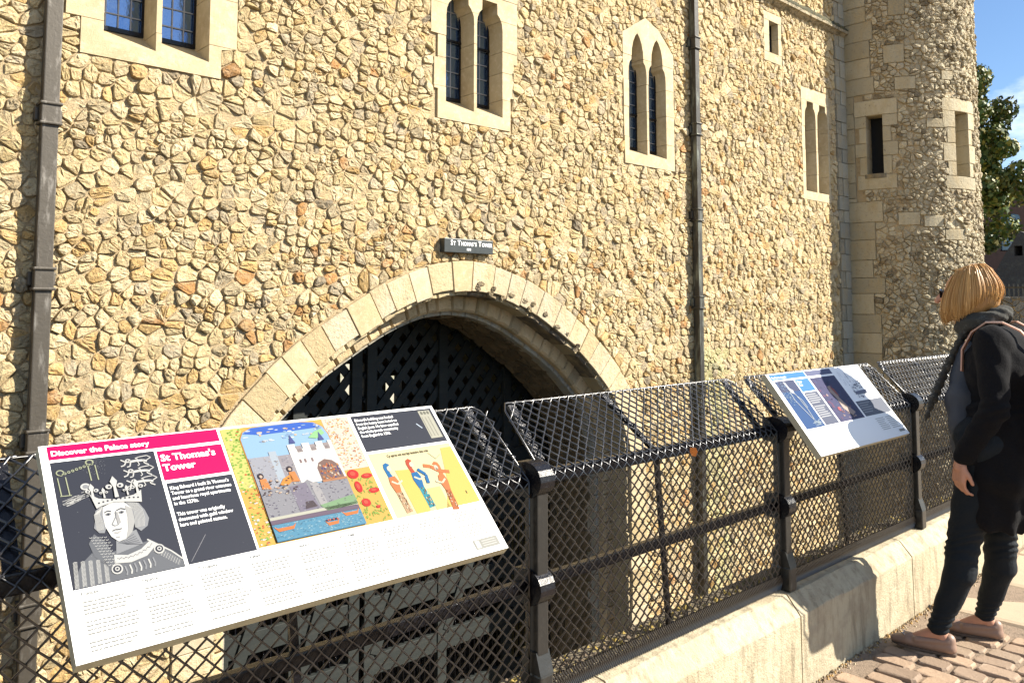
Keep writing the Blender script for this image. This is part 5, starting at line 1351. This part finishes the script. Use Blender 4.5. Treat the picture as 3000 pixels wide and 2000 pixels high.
# hair: a rounded bob made of a cap and many strands
rh = random.Random(21)
m = MB(); C0 = HEAD+Vector((.0, -.012, .012))
b = MB(); ellipsoid(b, C0+Vector((0, -.004, .008)), (.088, .104, .108)); ellipsoid(b, C0+Vector((-.045, -.02, -.055)), (.052, .080, .075)); ellipsoid(b, C0+Vector((.045, -.02, -.055)), (.052, .080, .075)); ellipsoid(b, C0+Vector((0, -.065, -.05)), (.08, .055, .075))
cap_ = fuse(b, 'hair', M_hair, woman, .006, 4, .6)
for v in cap_.data.vertices: v.co.z -= .30*(v.co.y-C0.y)*(1 if v.co.y < C0.y else .6)
ca = cap_.data.color_attributes.new('Col', 'FLOAT_COLOR', 'POINT')
for d in ca.data: d.color = (.30, .15, .045, 1)
part = HEAD+Vector((.02, .05, .125))
for i in range(7000):
    az = rh.uniform(-2.22, 2.22)-PI/2         # direction the strand falls to; the face (+Y) stays open
    crown = Vector((C0.x+rh.gauss(0, .012), C0.y+rh.uniform(-.035, .055), HEAD.z+.128+rh.uniform(-.004, .002)))
    ca_, sa_ = math.cos(az), math.sin(az); lift = rh.uniform(.0, .005)+.004*math.sin(az*7+2)+.0025*math.sin(az*17)+(.012 if rh.random() < .015 else 0)
    front = max(0, sa_)
    ln = -.080-.036*sa_+rh.gauss(0, .009)+.007*math.sin(az*5+1)
    rx, ry = .096+lift, .112+lift
    P_ = [crown]
    P_.append(Vector((C0.x+ca_*rx*.50, C0.y+sa_*ry*.50, HEAD.z+.112+lift*.5)))
    P_.append(Vector((C0.x+ca_*rx*.84, C0.y+sa_*ry*.85, HEAD.z+.060)))
    P_.append(Vector((C0.x+ca_*rx*1.03, C0.y+sa_*ry*1.04, HEAD.z+.012)))
    P_.append(Vector((C0.x+ca_*rx*1.10, C0.y+sa_*ry*1.10, HEAD.z-.005+(ln+.005)*.55)))
    P_.append(Vector((C0.x+ca_*rx*(.97+rh.gauss(0, .03)), C0.y+sa_*ry*((.93 if sa_ > 0 else 1.02)+rh.gauss(0, .03)), HEAD.z+ln)))
    wob = Vector((rh.gauss(0, .002), rh.gauss(0, .002), 0)); P_ = [p+wob*k*.5 for k, p in enumerate(P_)]
    P_ = [Vector((p.x, p.y+.012*(C0.z+.1-p.z)/.2, p.z-.30*(p.y-C0.y))) for p in P_]
    P_[-1].x += (C0.x-P_[-1].x)*.25*max(0, sa_)
    PP = []
    for k in range(len(P_)-1):
        for t in (0, .5): 
            p0, p1, p2, p3 = P_[max(k-1, 0)], P_[k], P_[k+1], P_[min(k+2, len(P_)-1)]
            PP.append(.5*((2*p1)+(p2-p0)*t+(2*p0-5*p1+4*p2-p3)*t*t+(3*p1-p0-3*p2+p3)*t**3))
    PP.append(P_[-1]); g = rh.uniform(.9, 1.1)*(1+.09*math.sin(az*9+1)+.06*math.sin(az*21)); cc = rh.choice([(.50, .27, .08), (.54, .30, .10), (.46, .24, .07), (.58, .35, .13)]); cc = tuple(v*g for v in cc)
    n_ = len(PP); m.tube(PP, [.0006+.0008*math.sin(PI*(k+.6)/(n_+.2)) for k in range(n_)], 3, cc, cap=False)
m.build('hair_strands', M_hair, woman, smooth=True, kind='stuff')
# cardigan cuff detail and backpack (its own thing)
bp = empty('backpack', (3.97, .90, .95), 'black backpack with tan straps worn on the woman\'s back', 'backpack')
b = MB(); 
for z in (1.20, 1.08, .96, .88): capsule(b, Vector((3.88, .875, z)), Vector((4.06, .875, z)), .075, .075, .9)
ellipsoid(b, (3.97, .80, 1.0), (.11, .05, .13))
fuse(b, 'bag_body', M_pack, bp, .008, 4, .6)
def ribbon(pts, w, th, m_, name, par, side):
    mm = MB(); pts = [Vector(p) for p in pts]; b0 = 0
    for i, p in enumerate(pts):
        d = (pts[min(i+1, len(pts)-1)]-pts[max(i-1, 0)]).normalized(); s_ = Vector(side); s_ = (s_-d*s_.dot(d)).normalized(); n_ = d.cross(s_)
        for a, c in ((-1, -1), (1, -1), (1, 1), (-1, 1)): mm.v.append(tuple(p+s_*a*w/2+n_*c*th/2)); mm.c.append((1, 1, 1))
    for i in range(len(pts)-1):
        for k in range(4): q = (k+1) % 4; mm.f.append((i*4+k, i*4+q, i*4+4+q, i*4+4+k))
    return mm.build(name, m_, par, cols=False)
for sx, nm in ((-1, 'l'), (1, 'r')):
    X = 3.955+sx*.105
    pts = [(X+sx*.035, 1.20, 1.20), (X+sx*.02, 1.20, 1.29), (X+sx*.005, 1.165, 1.365), (X, 1.11, 1.408), (X-sx*.005, 1.05, 1.408), (X-sx*.02, .99, 1.375), (X-sx*.045, .945, 1.31), (X-sx*.07, .925, 1.25)]
    ribbon(pts, .028, .006, M_strap, 'strap', bp, (1, 0, 0))
    ribbon([(p[0]+.0, p[1]-.0025*0, p[2]+.0035) for p in pts], .006, .004, mat('strap_stitch', (.75, .6, .5), .5), 'strap_piping', bp, (1, 0, 0))
m = MB(); m.tube([(3.94, .93, 1.235), (3.93, .90, 1.285), (3.97, .885, 1.30), (4.01, .90, 1.285), (4.0, .93, 1.235)], .008, 8); m.build('handle', M_strap, bp, cols=False, smooth=True)
m = MB(); m.tube([(3.868, .868, 1.24), (3.80, .865, 1.19), (3.798, .862, .92), (3.86, .865, .83)], .005, 6); m.tube([(3.86, .84, 1.22), (3.80, .82, 1.17), (3.80, .82, .94), (3.86, .83, .85)], .004, 6); m.build('zip_piping', M_strap, bp, cols=False, smooth=True)
m = MB(); m.tube([(3.80, .95, 1.22), (3.815, .955, 1.12)], .004, 6); m.build('zip_pull', M_came, bp, cols=False)

for o in set(bpy.data.objects)-_FIG0:
    if o.parent is None: o.location += Vector((-.055, .055, 0))
# ------------------------------------------------------------------ background right
def leafy(name, label, c, r, trunk_h, n, palette, seed, group=None):
    rr = random.Random(seed); t = empty(name, (c[0], c[1], 0), label, 'tree', group)
    m = MB(); m.tube([(c[0], c[1], 0), (c[0]+.2, c[1]-.1, trunk_h*.5), (c[0], c[1], trunk_h), (c[0]+.3, c[1], c[2]+r[2]*.4)], [.45, .36, .28, .08], 8)
    for k in range(9):
        a = rr.random()*6.28; z = rr.uniform(trunk_h*.8, c[2]+r[2]*.3); m.tube([(c[0], c[1], z), (c[0]+math.cos(a)*r[0]*.5, c[1]+math.sin(a)*r[1]*.5, z+1.2), (c[0]+math.cos(a)*r[0]*.85, c[1]+math.sin(a)*r[1]*.85, z+2.0)], [.14, .08, .03], 6)
    m.build('trunk', mat('bark', (.10, .08, .06), .9, bump=[(12, .03)]), t, cols=False, smooth=True)
    cl = []
    for k in range(140):
        th = math.acos(rr.uniform(-1, 1)); a = rr.random()*6.28; f = rr.uniform(.55, 1.0)
        cl.append((Vector((c[0]+r[0]*math.sin(th)*math.cos(a)*f, c[1]+r[1]*math.sin(th)*math.sin(a)*f, c[2]+r[2]*math.cos(th)*f)), rr.uniform(.7, 1.35), rr.uniform(.65, 1.25)))
    m = MB()
    for k in range(n):
        cc, cr_, g = cl[k % len(cl)]; v = Vector((rr.gauss(0, 1), rr.gauss(0, 1), rr.gauss(0, .8))); v = v.normalized()*cr_*rr.uniform(.4, 1.0)**.6
        p = cc+v; nrm = (v.normalized()+Vector((rr.gauss(0, .6), rr.gauss(0, .6), rr.gauss(0, .6)))).normalized(); u_ = nrm.orthogonal().normalized(); a = rr.random()*6.28; w_ = nrm.cross(u_); u2 = u_*math.cos(a)+w_*math.sin(a); w2 = nrm.cross(u2); sz = rr.uniform(.13, .28)
        col = rr.choice(palette); m.add([p-u2*sz, p-w2*sz*.55, p+u2*sz, p+w2*sz*.55], [(0, 1, 2, 3)], tuple(q*g for q in col))
    m2 = mesh_obj('crown', m.v, m.f, mat('foliage', vcol=True, rough=.55, spec=.35), None, m.c); keep(m2, t); return t
leafy('tree', 'tall bushy green tree with yellowing leaves, rising beside the turret', (66, 23.6, 12.6), (6.3, 6.3, 8.6), 5, 46000, [(.07, .11, .016), (.12, .14, .02), (.20, .17, .025), (.045, .075, .014)], 3)
bk = empty('brick_building', (96, 20, 0), 'dark brown brick building with blue arched windows, far right behind the tree', 'building')
M_brick = mat('dark_brick', (.11, .06, .045), .9, noise=[(3, (.07, .045, .035), .4, .7, .6), (30, (.14, .09, .07), .5, .7, .4)], bump=[(30, .01)])
M_bglass = mat('sky_glass', (.04, .09, .16), .05, spec=1.0)
wins = []
for j in range(4):
    for i in range(6):
        yc = 26.55-i*3.1; zc = 2.4+j*2.45; wins.append((yc, zc))
def arched(yc, z0, w_, h_): 
    return [(yc-w_/2, z0), (yc+w_/2, z0), (yc+w_/2, z0+h_*.72)]+[(yc+w_/2*math.cos(PI*k/8), z0+h_*.72+h_*.28*math.sin(PI*k/8)) for k in range(1, 8)]+[(yc-w_/2, z0+h_*.72)]
V, T = plate([(8, -.1), (30, -.1), (30, 13.6), (8, 13.6)], [arched(yc, zc, 1.9, 1.35) for yc, zc in wins])
vs, fs = thick(V, T, 0, -.35, lambda y, z, h: (95-h, y, z)); m = MB(); m.add(vs, fs); m.box((95.6, 8, -.1), (108, 30, 13.6)); m.box((95.3, 8, 13.6), (108, 30, 13.9)); m.build('wall', M_brick, bk, cols=False)
for yc, zc in wins:
    P = arched(yc, zc, 2.0, 1.4); m = MB(); m.add([(95.3, y, z) for y, z in P], [tuple(range(len(P)))]); g = m.build('window', M_bglass, bk, cols=False)
    m = MB(); m.box((95.2, yc-.05, zc), (95.29, yc+.05, zc+1.35)); m.box((95.0, yc-1.0, zc-.10), (95.3, yc+1.0, zc)); o = m.build('frame', M_came, None, cols=False); o.parent = g; o.matrix_parent_inverse = Matrix()
m = MB(); m.box((95.0, 10, 13.92), (107, 25.0, 14.7)); m.build('roof_glazing', M_bglass, bk, cols=False)
# ruined wall and grey wall
rw = MB(); rr = random.Random(8); P = [(12.5, -.1)]; y = 12.5
tops = [(12.5, 6.9), (15.5, 6.8), (16.3, 6.2), (17.0, 6.6), (17.9, 5.2), (18.6, 3.9), (19.3, 3.3), (19.6, 2.0)]
V, T = plate([(12.5, -.1), (19.8, -.1)]+tops[::-1], [[(16.9, 4.9), (17.4, 4.9), (17.4, 5.6), (16.9, 5.6)]]); vs, fs = thick(V, T, 0, -3, lambda y, z, h: (63-h, y, z)); rw.add(vs, fs)
o = rw.build('ruined_wall', mat('dark_ruin_stone', (.055, .05, .045), .95, noise=[(2, (.1, .1, .08), .5, .7, .6)], bump=[(3, .2)]), None, cols=False); tag(o, 'dark ruined stone wall with a broken top below the brick building', 'wall')
gwl = empty('boundary_wall', (28, 6, -6.6), 'low grey rubble wall with an iron paling on top, just right of the turret', 'wall')
m = MB(); m.box((28.05, 2.03, -6.6), (28.6, 9.6, 1.75)); m.build('wall_core', M_mort, gwl, cols=False)
Sg = sites_for(2.1, 9.6, -3.0, 1.75, .28, .2, rr, lambda a, b: True); cg = voronoi(Sg, [], .007, (2.05, 9.6, -3.2, 1.76))
def gcol(x, z, A): k = rr.uniform(.7, 1.15); return (.22*k, .225*k, .22*k)
rubble(cg, lambda s_, z, h: (28.05-h, s_, z), gcol, gwl, M_grey, .06, rr, 250, lambda s_, z: max(.1, z+3), 1.3)
for i in range(44):
    y = 4.0+i*.125; m = MB(); m.tube([(28.3, y, 1.74), (28.3, y, 2.15)], .018, 6); m.build('paling', M_post, gwl, cols=False)
m = MB(); m.box((28.28, 4.0, 2.02), (28.32, 9.5, 2.06)); m.build('rail', M_post, gwl, cols=False)
print('stones', n1, n2, 'objects', len(bpy.data.objects), 'tris', sum(len(o.data.polygons) for o in bpy.data.objects if o.type == 'MESH'))
